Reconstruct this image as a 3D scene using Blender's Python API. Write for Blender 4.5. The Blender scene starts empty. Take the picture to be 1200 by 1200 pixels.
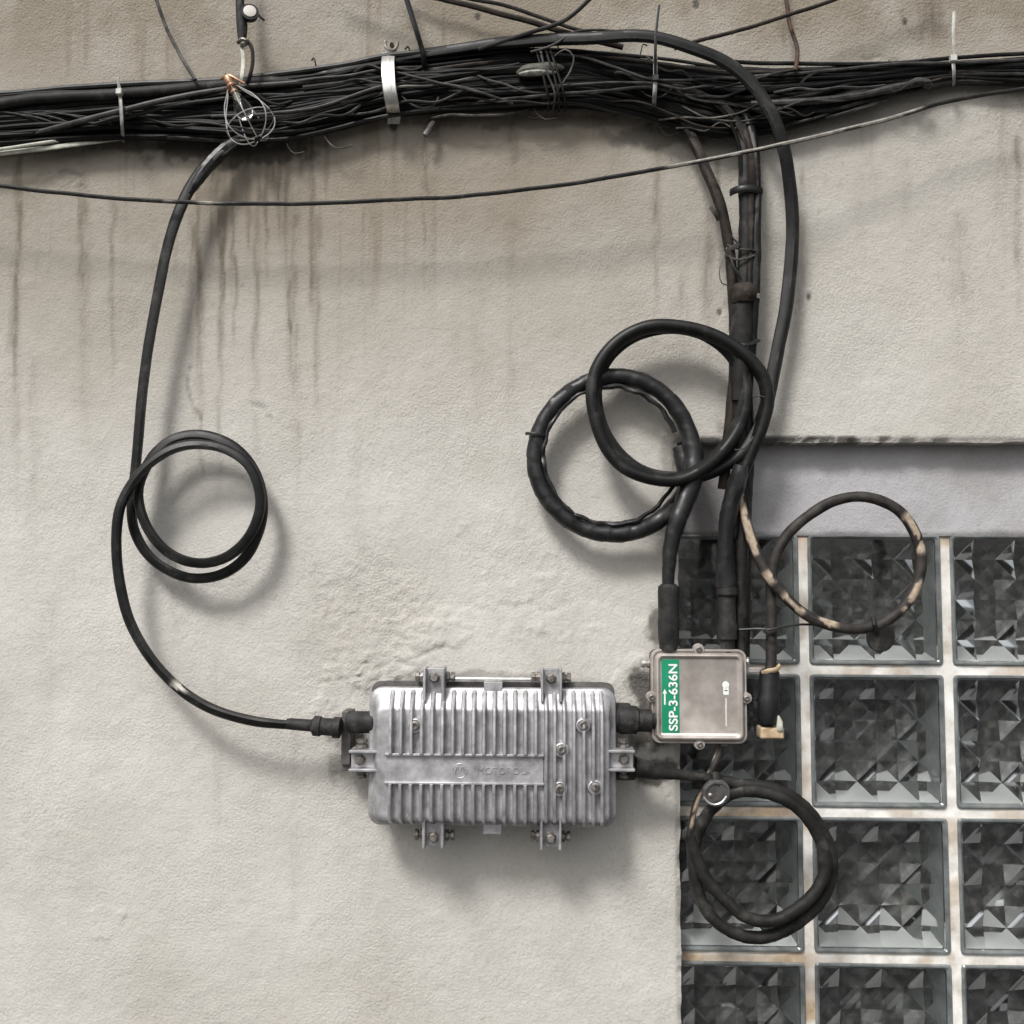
import bpy, math, random
import numpy as np
from mathutils import Vector, Matrix, Quaternion

random.seed(7)
RNG = np.random.default_rng(11)
scene = bpy.context.scene
COL = scene.collection
PI = math.pi

# ------------------------------------------------------------------ camera model
D, F = 1.5, 1250.0            # metres from the wall, focal length in photo pixels (1200 wide)
PITCH, YAW, CZ = math.radians(4.5), math.radians(1.6), 1.62
CX = D * math.tan(YAW)
CAM = Vector((CX, -D, CZ))
fw = Vector((-math.sin(YAW) * math.cos(PITCH), math.cos(YAW) * math.cos(PITCH), math.sin(PITCH)))
rt = Vector((math.cos(YAW), math.sin(YAW), 0))
up = rt.cross(fw)
ROLL = math.radians(0.25)
rt, up = (rt * math.cos(ROLL) + up * math.sin(ROLL)), (up * math.cos(ROLL) - rt * math.sin(ROLL))

DOFF = 0.0
def P(px, py, d=0.0):
    """point d metres in front of the wall plane, seen at photo pixel px, py"""
    d = d - DOFF
    v = fw + rt * ((px - 600) / F) + up * ((600 - py) / F)
    t = (-d - CAM.y) / v.y
    return CAM + v * t

def to_px(X, Z, Y=0.0):
    dx, dy, dz = X - CAM.x, Y - CAM.y, Z - CAM.z
    w = dx * fw.x + dy * fw.y + dz * fw.z
    u = (dx * rt.x + dy * rt.y + dz * rt.z) / w
    v = (dx * up.x + dy * up.y + dz * up.z) / w
    return 600 + u * F, 600 - v * F

def R(px, d=0.04):
    return px * (D - d) / F

cd = bpy.data.cameras.new('camera')
cam = bpy.data.objects.new('camera', cd)
COL.objects.link(cam)
M3 = Matrix((rt, up, -fw)).transposed()
cam.matrix_world = Matrix.Translation(CAM) @ M3.to_4x4()
cd.sensor_fit = 'HORIZONTAL'
cd.sensor_width = 36
cd.lens = 36 * F / 1200
cd.clip_start = 0.02
cd.clip_end = 500
scene.camera = cam

# ------------------------------------------------------------------ object helpers
def tag(o, label=None, cat=None, group=None, kind=None):
    if label: o['label'] = label
    if cat: o['category'] = cat
    if group: o['group'] = group
    if kind: o['kind'] = kind
    return o

def thing(name, loc, label, cat, group=None):
    o = bpy.data.objects.new(name, None)
    COL.objects.link(o)
    o.location = loc
    o.empty_display_size = 0.03
    return tag(o, label, cat, group)

def wloc(o):
    v = Vector((0, 0, 0))
    while o:
        v = v + Vector(o.location)
        o = o.parent
    return v

class MB:
    def __init__(s):
        s.v, s.f, s.mi, s.at = [], [], [], []
    def add(s, vs, fs, mi=0, at=None):
        b = len(s.v)
        s.v += [tuple(p) for p in vs]
        s.at += list(at) if at is not None else [0.0] * len(vs)
        s.f += [tuple(i + b for i in f) for f in fs]
        s.mi += [mi] * len(fs)
        return s
    def build(s, name, mats, parent=None, origin=None, smooth=35):
        o0 = wloc(parent) if parent else (Vector(origin) if origin is not None else Vector(s.v[0]))
        me = bpy.data.meshes.new(name)
        me.from_pydata([(a - o0.x, b - o0.y, c - o0.z) for a, b, c in s.v], [], s.f)
        if not isinstance(mats, (list, tuple)): mats = [mats]
        for m in mats: me.materials.append(m)
        me.polygons.foreach_set('material_index', s.mi)
        a = me.attributes.new('peel', 'FLOAT', 'POINT')
        a.data.foreach_set('value', s.at)
        me.polygons.foreach_set('use_smooth', [True] * len(s.f))
        me.set_sharp_from_angle(angle=math.radians(smooth))
        me.update()
        o = bpy.data.objects.new(name, me)
        COL.objects.link(o)
        if parent: o.parent = parent
        else: o.location = o0
        return o

def catmull(pts, step):
    """pts: list of Vectors (with radius); resample at about `step` metres"""
    p = [np.array(q, float) for q in pts]
    p = [2 * p[0] - p[1]] + p + [2 * p[-1] - p[-2]]
    out = []
    for i in range(1, len(p) - 2):
        p0, p1, p2, p3 = p[i - 1:i + 3]
        t0 = 0.0
        t1 = t0 + max(np.linalg.norm(p1[:3] - p0[:3]), 1e-6) ** .5
        t2 = t1 + max(np.linalg.norm(p2[:3] - p1[:3]), 1e-6) ** .5
        t3 = t2 + max(np.linalg.norm(p3[:3] - p2[:3]), 1e-6) ** .5
        n = max(2, int(np.linalg.norm(p2[:3] - p1[:3]) / step))
        for t in np.linspace(t1, t2, n, endpoint=False):
            A1 = (t1 - t) / (t1 - t0) * p0 + (t - t0) / (t1 - t0) * p1
            A2 = (t2 - t) / (t2 - t1) * p1 + (t - t1) / (t2 - t1) * p2
            A3 = (t3 - t) / (t3 - t2) * p2 + (t - t2) / (t3 - t2) * p3
            B1 = (t2 - t) / (t2 - t0) * A1 + (t - t0) / (t2 - t0) * A2
            B2 = (t3 - t) / (t3 - t1) * A2 + (t - t1) / (t3 - t1) * A3
            out.append((t2 - t) / (t2 - t1) * B1 + (t - t1) / (t2 - t1) * B2)
    out.append(p[-2])
    return np.array(out)

def smooth_noise(n, period, amp, rng=RNG):
    k = max(4, int(n / period) + 3)
    g = rng.normal(0, 1, k)
    x = np.linspace(0, k - 1.001, n)
    i = x.astype(int); f = x - i; f = f * f * (3 - 2 * f)
    return amp * (g[i] * (1 - f) + g[i + 1] * f)

def tube(mb, pts, r=None, seg=10, step=0.006, jitter=0.0, ridge=0.0, rphase=0.0, rtwist=0.0,
         tape=0.0, tpitch=0.02, rnoise=0.0, peel=None, mi=0, flat=1.0, raw=False, wob=0.0):
    """pts: (px, py, depth_m[, r_px]); raw: world points already with r in metres"""
    q = []
    for p in pts:
        if raw:
            q.append((p[0], p[1], p[2], p[3] if len(p) > 3 else r))
        else:
            d = p[2]
            w = P(p[0], p[1], d)
            rr = p[3] if len(p) > 3 else r
            q.append((w.x, w.y, w.z, R(rr, d)))
    c = catmull(q, step)
    n = len(c)
    pos = c[:, :3].copy(); rad = c[:, 3].copy()
    if jitter:
        for a in range(3):
            pos[:, a] += smooth_noise(n, 9, jitter) + smooth_noise(n, 4, jitter * .3)
    if wob:
        per = max(6, int(.085 / step))
        for a in (0, 2):
            pos[:, a] += smooth_noise(n, per, wob)
    T = np.gradient(pos, axis=0)
    T /= np.linalg.norm(T, axis=1)[:, None] + 1e-12
    N = np.zeros_like(T)
    ref = np.array([0, -1.0, 0])
    if abs(T[0] @ ref) > .9: ref = np.array([1.0, 0, 0])
    v = ref - T[0] * (ref @ T[0]); N[0] = v / np.linalg.norm(v)
    for i in range(1, n):
        v = N[i - 1] - T[i] * (N[i - 1] @ T[i])
        N[i] = v / (np.linalg.norm(v) + 1e-12)
    B = np.cross(T, N)
    s = np.concatenate([[0], np.cumsum(np.linalg.norm(np.diff(pos, axis=0), axis=1))])
    th = np.linspace(0, 2 * PI, seg, endpoint=False)
    rr = rad[:, None] * np.ones((1, seg))
    if ridge:
        ph = rphase + rtwist * s
        dth = (th[None, :] - ph[:, None] + PI) % (2 * PI) - PI
        rr = rr * (1 + ridge * np.exp(-(dth / .42) ** 2) - .10 * np.exp(-((np.abs(dth) - .8) / .25) ** 2))
    if tape:
        fr = (s[:, None] / tpitch + th[None, :] / (2 * PI)) % 1.0
        rr = rr * (1 + tape * (fr - .5))
    if rnoise:
        rr = rr * (1 + np.array([smooth_noise(n, 5, rnoise) for _ in range(seg)]).T + smooth_noise(n, 7, rnoise)[:, None])
    vs = pos[:, None, :] + rr[:, :, None] * (np.cos(th)[None, :, None] * N[:, None, :] * flat + np.sin(th)[None, :, None] * B[:, None, :])
    vs = vs.reshape(-1, 3)
    at = np.zeros((n, seg))
    if peel:
        u = s / s[-1]
        for a, b, th0, wd in peel:
            m = np.clip(np.minimum(u - a, b - u) / .006 + .5, 0, 1)
            ang = (th[None, :] - th0 + PI) % (2 * PI) - PI
            edge = wd + smooth_noise(n, 3, .35)[:, None]
            at = np.maximum(at, m[:, None] * (np.abs(ang) < edge))
    fs = []
    for i in range(n - 1):
        for j in range(seg):
            k = (j + 1) % seg
            fs.append((i * seg + j, (i + 1) * seg + j, (i + 1) * seg + k, i * seg + k))
    fs.append(tuple(range(seg)))
    fs.append(tuple((n - 1) * seg + j for j in reversed(range(seg))))
    mb.add(vs.tolist(), fs, mi, at.reshape(-1).tolist())
    return pos

def frame_of(axis):
    a = Vector(axis).normalized()
    ref = Vector((0, 0, 1)) if abs(a.z) < .9 else Vector((1, 0, 0))
    x = ref.cross(a).normalized()
    return x, a.cross(x), a

def lathe(mb, base, axis, prof, seg=20, mi=0, phase=0.0, sq=None):
    """prof: list of (distance along axis, radius)"""
    x, y, a = frame_of(axis)
    base = Vector(base)
    vs, fs = [], []
    for h, r in prof:
        for j in range(seg):
            t = phase + 2 * PI * j / seg
            vs.append(base + a * h + x * (r * math.cos(t)) + y * (r * math.sin(t)))
    n = len(prof)
    for i in range(n - 1):
        for j in range(seg):
            k = (j + 1) % seg
            fs.append((i * seg + j, i * seg + k, (i + 1) * seg + k, (i + 1) * seg + j))
    fs.append(tuple(reversed(range(seg))))
    fs.append(tuple((n - 1) * seg + j for j in range(seg)))
    return mb.add(vs, fs, mi)

def cyl(mb, p0, p1, r, seg=16, bev=.15, mi=0, phase=0.0):
    p0, p1 = Vector(p0), Vector(p1)
    L = (p1 - p0).length
    b = min(bev * r, L * .3)
    return lathe(mb, p0, p1 - p0, [(0, r - b), (b, r), (L - b, r), (L, r - b)], seg, mi, phase)

def rr_loop(x0, z0, x1, z1, r, k=6):
    r = max(min(r, abs(x1 - x0) / 2 - 1e-5, abs(z1 - z0) / 2 - 1e-5), 1e-5)
    pts = []
    for cx, cz, a0 in ((x1 - r, z1 - r, 0), (x0 + r, z1 - r, PI / 2), (x0 + r, z0 + r, PI), (x1 - r, z0 + r, 1.5 * PI)):
        for i in range(k):
            a = a0 + (PI / 2) * i / (k - 1)
            pts.append((cx + r * math.cos(a), cz + r * math.sin(a)))
    return pts

def loft(mb, secs, mi=0, k=6, cap0=True, cap1=True):
    """secs: (x0,z0,x1,z1,r,d) rounded rectangles facing the street, d metres out of the wall"""
    vs, fs = [], []
    for x0, z0, x1, z1, r, d in secs:
        for x, z in rr_loop(x0, z0, x1, z1, r, k): vs.append((x, -d, z))
    n = 4 * k
    for i in range(len(secs) - 1):
        for j in range(n):
            q = (j + 1) % n
            fs.append((i * n + j, i * n + q, (i + 1) * n + q, (i + 1) * n + j))
    if cap0: fs.append(tuple(reversed(range(n))))
    if cap1: fs.append(tuple((len(secs) - 1) * n + j for j in range(n)))
    return mb.add(vs, fs, mi)

def rbox(mb, x0, z0, x1, z1, d0, d1, r=.001, b=.0008, mi=0):
    if z0 > z1: z0, z1 = z1, z0
    if x0 > x1: x0, x1 = x1, x0
    return loft(mb, [(x0, z0, x1, z1, r, d0), (x0, z0, x1, z1, r, d1 - b), (x0 + b, z0 + b, x1 - b, z1 - b, max(r - b, 1e-4), d1)], mi, 4)

def text_mesh(body, size, extrude, bold=0.0):
    cu = bpy.data.curves.new('lettering', 'FONT')
    cu.body = body; cu.size = size; cu.extrude = extrude; cu.resolution_u = 6
    cu.offset = bold; cu.align_x = 'CENTER'; cu.align_y = 'CENTER'
    o = bpy.data.objects.new('lettering', cu)
    COL.objects.link(o)
    bpy.context.view_layer.update()
    me = bpy.data.meshes.new_from_object(o.evaluated_get(bpy.context.evaluated_depsgraph_get()))
    vs = [v.co.copy() for v in me.vertices]; fs = [tuple(p.vertices) for p in me.polygons]
    bpy.data.objects.remove(o); bpy.data.curves.remove(cu); bpy.data.meshes.remove(me)
    return vs, fs

# ------------------------------------------------------------------ materials
def nodes(name):
    m = bpy.data.materials.new(name); m.use_nodes = True
    nt = m.node_tree
    return m, nt, nt.nodes['Principled BSDF']

def N(nt, t, **kw):
    n = nt.nodes.new(t)
    for k, v in kw.items():
        if k in n.inputs: n.inputs[k].default_value = v
        else: setattr(n, k, v)
    return n

def ramp(nt, fac, stops):
    r = nt.nodes.new('ShaderNodeValToRGB')
    e = r.color_ramp.elements
    e[0].position, e[0].color = stops[0][0], (*stops[0][1], 1)
    e[1].position, e[1].color = stops[-1][0], (*stops[-1][1], 1)
    for p, c in stops[1:-1]:
        x = e.new(p); x.color = (*c, 1)
    nt.links.new(fac, r.inputs[0])
    return r.outputs[0]

def mix(nt, fac, a, b, mode='MIX'):
    m = nt.nodes.new('ShaderNodeMix'); m.data_type = 'RGBA'; m.blend_type = mode
    for s, v in ((m.inputs[0], fac), (m.inputs[6], a), (m.inputs[7], b)):
        if hasattr(v, 'links'): nt.links.new(v, s)
        elif isinstance(v, (int, float)): s.default_value = v
        else: s.default_value = (*v, 1)
    return m.outputs[2]

def noise(nt, scale, detail=4, rough=.6, vec=None, scl=None):
    n = N(nt, 'ShaderNodeTexNoise', Scale=scale, Detail=detail, Roughness=rough)
    if vec is not None:
        if scl:
            mp = N(nt, 'ShaderNodeMapping'); mp.inputs['Scale'].default_value = scl
            nt.links.new(vec, mp.inputs[0]); vec = mp.outputs[0]
        nt.links.new(vec, n.inputs['Vector'])
    return n.outputs['Fac']

def bump(nt, bs, h, strength, dist=.001):
    b = N(nt, 'ShaderNodeBump', Strength=strength, Distance=dist)
    nt.links.new(h, b.inputs['Height'])
    nt.links.new(b.outputs[0], bs.inputs['Normal'])
    return b

def simple(name, c0, c1, rough=(.4, .6), metal=0.0, scale=60, bstr=.15, bscale=250, peel=None, spec=.5, lo=.35, hi=.7, scuff=None):
    m, nt, bs = nodes(name)
    tc = N(nt, 'ShaderNodeTexCoord').outputs['Object']
    f = noise(nt, scale, 5, .65, tc)
    col = ramp(nt, f, [(lo, c0), (hi, c1)])
    if scuff:
        sf = ramp(nt, noise(nt, 21, 8, .78, tc), [(.54, (0, 0, 0)), (.70, (1, 1, 1))])
        col = mix(nt, sf, col, scuff)
    if peel:
        at = N(nt, 'ShaderNodeAttribute', attribute_name='peel')
        pc = ramp(nt, noise(nt, 130, 4, .7, tc), [(.3, peel[0]), (.7, peel[1])])
        col = mix(nt, at.outputs['Fac'], col, pc)
    nt.links.new(col, bs.inputs['Base Color'])
    rr = N(nt, 'ShaderNodeMapRange'); rr.inputs[3].default_value = rough[0]; rr.inputs[4].default_value = rough[1]
    nt.links.new(noise(nt, scale * 1.7, 4, .6, tc), rr.inputs[0])
    nt.links.new(rr.outputs[0], bs.inputs['Roughness'])
    bs.inputs['Metallic'].default_value = metal
    bs.inputs['Specular IOR Level'].default_value = spec
    if bstr: bump(nt, bs, noise(nt, bscale, 4, .6, tc), bstr, .0006)
    return m

TAN = ((.22, .165, .115), (.50, .415, .32))
M = {}
M['cable'] = simple('black_cable_jacket', scuff=(.045,.044,.042), c0=(.0045, .0045, .0045), c1=(.015, .0145, .014), rough=(.32, .55), scale=45, spec=.28, peel=((.5, .46, .4), (.7, .66, .6)))
M['cable_black'] = simple('matt_black_cable', scuff=(.014,.0135,.013), c0=(.002, .002, .002), c1=(.006, .0058, .0055), rough=(.30, .5), scale=50, spec=.12)
M['cable_grey'] = simple('worn_grey_cable', (.014, .0137, .0133), (.065, .062, .058), (.4, .6), scale=60, spec=.3)
M['cable_dust'] = simple('dusty_cable', scuff=(.07,.066,.06), c0=(.006, .0058, .0055), c1=(.026, .0245, .022), rough=(.5, .75), scale=40, spec=.25, peel=((.14, .13, .12), (.34, .32, .28)))
M['cable_brown'] = simple('weathered_brown_cable', scuff=(.07,.058,.046), c0=(.009, .0072, .006), c1=(.036, .026, .019), rough=(.5, .8), scale=70, spec=.25, peel=TAN)
M['cable_pale'] = simple('pale_cable', (.30, .30, .25), (.55, .54, .47), (.5, .7), scale=70)
M['tape'] = simple('electrical_tape', scuff=(.04,.039,.037), c0=(.0055, .0055, .006), c1=(.017, .0165, .0165), rough=(.28, .55), scale=55, bstr=.35, bscale=120, spec=.4)
M['peeling'] = simple('cracked_cable_jacket', (.013, .011, .010), (.048, .041, .036), (.5, .75), scale=60, spec=.3, peel=TAN)
M['wire'] = simple('old_wire', (.02, .018, .016), (.20, .18, .16), (.4, .7), scale=18, lo=.45, hi=.75)
M['rust'] = simple('rusted_wire', (.03, .018, .013), (.10, .05, .03), (.7, .9), scale=90)
M['alu'] = simple('cast_aluminium', (.235, .228, .234), (.56, .55, .562), (.38, .62), .66, scale=52, bstr=.25, bscale=420, lo=.28, hi=.68)
M['alu_dark'] = simple('dirty_aluminium', (.055, .052, .05), (.17, .16, .155), (.5, .7), .4, scale=45, bstr=.2)
M['tapbox'] = simple('stained_box_metal', (.27, .235, .21), (.46, .42, .39), (.45, .65), .4, scale=26, bstr=.2, bscale=380, lo=.3, hi=.65)
M['zinc'] = simple('galvanised_steel', (.45, .44, .42), (.72, .71, .68), (.3, .5), .8, scale=70, bstr=.15)
M['bolt'] = simple('weathered_bolt', (.10, .088, .076), (.33, .31, .29), (.4, .65), .7, scale=120)
M['brass'] = simple('old_copper', (.28, .15, .09), (.55, .36, .25), (.35, .55), .75, scale=110)
M['rubber'] = simple('dirty_rubber', scuff=(.075,.072,.066), c0=(.008, .008, .008), c1=(.032, .031, .029), rough=(.5, .8), scale=70, spec=.3, bstr=.4, bscale=160)
M['hole'] = simple('dark_recess', (.006, .006, .006), (.015, .014, .013), (.6, .8))
M['green'] = simple('green_label', (.0, .20, .095), (.006, .25, .125), (.35, .5), scale=30, bstr=0)
M['white'] = simple('white_print', (.72, .73, .70), (.84, .84, .82), (.4, .55), scale=40, bstr=0)
M['grey_print'] = simple('faded_print', (.52, .48, .45), (.60, .57, .53), (.5, .6), scale=40, bstr=0)
M['tiewhite'] = simple('white_nylon', (.34, .33, .30), (.56, .56, .52), (.35, .5), scale=90, bstr=0)
M['tiegrey'] = simple('grimy_nylon', (.16, .155, .14), (.36, .35, .33), (.4, .6), scale=120, bstr=0)
M['tan'] = simple('tan_putty', (.34, .24, .14), (.58, .45, .30), (.6, .8), scale=90, bstr=.5, bscale=200)
M['chrome'] = simple('bright_wire', (.55, .53, .5), (.75, .74, .72), (.22, .38), .9, scale=60, bstr=0)
M['grimy_splice'] = simple('grimy_splice_sleeve', (.06, .058, .05), (.36, .35, .31), (.5, .7), scale=120)
M['olive'] = simple('olive_wrap', (.03, .03, .022), (.09, .087, .066), (.6, .8), scale=80)

def glass(name, tint, rough=0.0, ior=1.5):
    m, nt, bs = nodes(name)
    bs.inputs['Base Color'].default_value = (*tint, 1)
    bs.inputs['Roughness'].default_value = rough
    bs.inputs['Transmission Weight'].default_value = 1
    bs.inputs['IOR'].default_value = ior
    return m
M['glass'] = glass('pressed_glass', (.94, .96, .955), .085)
M['bulb'] = glass('bulb_glass', (.95, .95, .95), .02, 1.3)
m, nt, bs = nodes('block_edge_glass')
tc = N(nt, 'ShaderNodeTexCoord').outputs['Object']
nt.links.new(ramp(nt, noise(nt, 30, 4, .6, tc), [(.3, (.07, .08, .08)), (.7, (.22, .235, .23))]), bs.inputs['Base Color'])
bs.inputs['Roughness'].default_value = .16
bs.inputs['Coat Weight'].default_value = .4
M['edge'] = m
M['inner'] = simple('block_lit_floor', (.80, .80, .79), (.86, .86, .85), (.5, .7), scale=30, bstr=0)  # same wall stuff all round; light from above painted into the floor
M['inner_mid'] = simple('block_half_lit_side', (.22, .235, .232), (.36, .375, .37), (.5, .7), scale=30, bstr=0)  # right side of the cavity, painted as half lit
M['inner_dark'] = simple('block_shaded_wall', (.03, .033, .033), (.09, .095, .094), (.5, .6), scale=30, bstr=0, spec=.2)  # left and top of the cavity, painted as shaded
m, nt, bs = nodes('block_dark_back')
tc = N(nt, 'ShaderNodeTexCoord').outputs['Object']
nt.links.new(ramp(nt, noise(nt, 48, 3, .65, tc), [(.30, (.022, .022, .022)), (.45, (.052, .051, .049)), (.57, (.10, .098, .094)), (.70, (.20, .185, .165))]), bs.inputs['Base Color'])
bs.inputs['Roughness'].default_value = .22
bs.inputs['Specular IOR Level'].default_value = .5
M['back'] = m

# mortar
m, nt, bs = nodes('white_mortar')
tc = N(nt, 'ShaderNodeTexCoord').outputs['Object']
c = ramp(nt, noise(nt, 26, 5, .65, tc), [(.28, (.40, .36, .31)), (.42, (.60, .57, .52)), (.60, (.78, .765, .735))])
at = N(nt, 'ShaderNodeAttribute', attribute_name='peel')
c = mix(nt, at.outputs['Fac'], c, ramp(nt, noise(nt, 60, 4, .7, tc), [(.3, (.26, .18, .11)), (.7, (.50, .38, .26))]))
nt.links.new(c, bs.inputs['Base Color'])
bs.inputs['Roughness'].default_value = .7
bump(nt, bs, noise(nt, 160, 4, .65, tc), .5, .001)
M['mortar'] = m

# plaster
def plaster(name, clean0, clean1):
    m, nt, bs = nodes(name)
    tc = N(nt, 'ShaderNodeTexCoord').outputs['Object']
    c = ramp(nt, noise(nt, 9, 6, .7, tc), [(.3, clean0), (.7, clean1)])
    sp = ramp(nt, noise(nt, 210, 3, .6, tc), [(.30, (.72, .70, .67)), (.48, (1, 1, 1))])
    c = mix(nt, .42, c, sp, 'MULTIPLY')
    big = ramp(nt, noise(nt, 2.6, 5, .62, tc), [(.32, (.84, .825, .80)), (.5, (.97, .965, .955)), (.66, (1.06, 1.06, 1.06))])
    c = mix(nt, 1.0, c, big, 'MULTIPLY')
    g = N(nt, 'ShaderNodeAttribute', attribute_name='grime')
    c = mix(nt, g.outputs['Fac'], c, (.20, .166, .122))
    s = N(nt, 'ShaderNodeAttribute', attribute_name='soot_shade')
    c = mix(nt, s.outputs['Fac'], c, (.040, .035, .030))
    nt.links.new(c, bs.inputs['Base Color'])
    bs.inputs['Roughness'].default_value = .82
    bs.inputs['Specular IOR Level'].default_value = .3
    h1 = noise(nt, 290, 3, .55, tc)
    v = N(nt, 'ShaderNodeTexVoronoi', Scale=170.0); nt.links.new(tc, v.inputs['Vector'])
    ad = N(nt, 'ShaderNodeMath', operation='MULTIPLY_ADD'); ad.inputs[1].default_value = .10
    nt.links.new(v.outputs['Distance'], ad.inputs[0]); nt.links.new(h1, ad.inputs[2])
    bn = bump(nt, bs, ad.outputs[0], .4, .0025)
    ra = N(nt, 'ShaderNodeAttribute', attribute_name='rough')
    mr = N(nt, 'ShaderNodeMapRange'); mr.inputs[3].default_value = .46; mr.inputs[4].default_value = .85
    nt.links.new(ra.outputs['Fac'], mr.inputs[0]); nt.links.new(mr.outputs[0], bn.inputs['Strength'])
    return m
M['plaster'] = plaster('stained_plaster', (.49, .472, .440), (.580, .561, .529))
M['lintel'] = plaster('lavender_paint', (.39, .386, .403), (.46, .456, .477))
M['asphalt'] = simple('asphalt', (.04, .04, .04), (.07, .07, .068), (.8, .95), scale=20, bstr=.4, bscale=80)

# ------------------------------------------------------------------ value noise on arrays
def vnoise(x, y, cell, seed):
    rg = np.random.default_rng(seed)
    gx, gy = x / cell, y / cell
    ix, iy = np.floor(gx).astype(int), np.floor(gy).astype(int)
    fx, fy = gx - ix, gy - iy
    fx = fx * fx * (3 - 2 * fx); fy = fy * fy * (3 - 2 * fy)
    g = rg.random((512, 512))
    a = g[ix % 512, iy % 512]; b = g[(ix + 1) % 512, iy % 512]
    c_ = g[ix % 512, (iy + 1) % 512]; d_ = g[(ix + 1) % 512, (iy + 1) % 512]
    return (a * (1 - fx) + b * fx) * (1 - fy) + (c_ * (1 - fx) + d_ * fx) * fy

def fbm(x, y, cell, seed, oct=4, gain=.5):
    t, a, n = 0, 1, 0
    for o in range(oct):
        t = t + a * vnoise(x, y, cell / 2 ** o, seed + o); n += a; a *= gain
    return t / n

def sstep(a, b, x):
    t = np.clip((x - a) / (b - a), 0, 1)
    return t * t * (3 - 2 * t)

# ------------------------------------------------------------------ layout of the window (metres)
REC = 0.034                                  # the lintel and the blocks lie this far behind the wall face
xw0 = P(796.5, 900, 0).x                     # left edge of the opening
zl1 = P(1000, 518, 0).z                      # top edge of the opening
zl0 = P(1000, 628, -REC).z                   # bottom of the lintel strip
jx = [P(943.5, 790, -REC).x, P(1112, 790, -REC).x]
jz = [P(1030, 785, -REC).z, P(1035, 954, -REC).z, P(1035, 1124, -REC).z]
pit_x = jx[1] - jx[0]
pit_z = (jz[0] - jz[2]) / 2
print('PITCH', pit_x, pit_z, 'xw0', xw0, 'first col', jx[0] - xw0, 'first row', zl0 - jz[0])
NC, NR = 4, 5
JW = R(11, -REC)                           # joint width
colx = [jx[0] + pit_x * (i - .5) for i in range(NC)]          # block centres
rowz = [jz[0] - pit_z * (j - .5) for j in range(NR)]
ax_, az_ = (pit_x - JW) / 2, (pit_z - JW) / 2
xw1 = colx[-1] + pit_x / 2 + .002
zw0 = rowz[-1] - pit_z / 2 - .002

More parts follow.
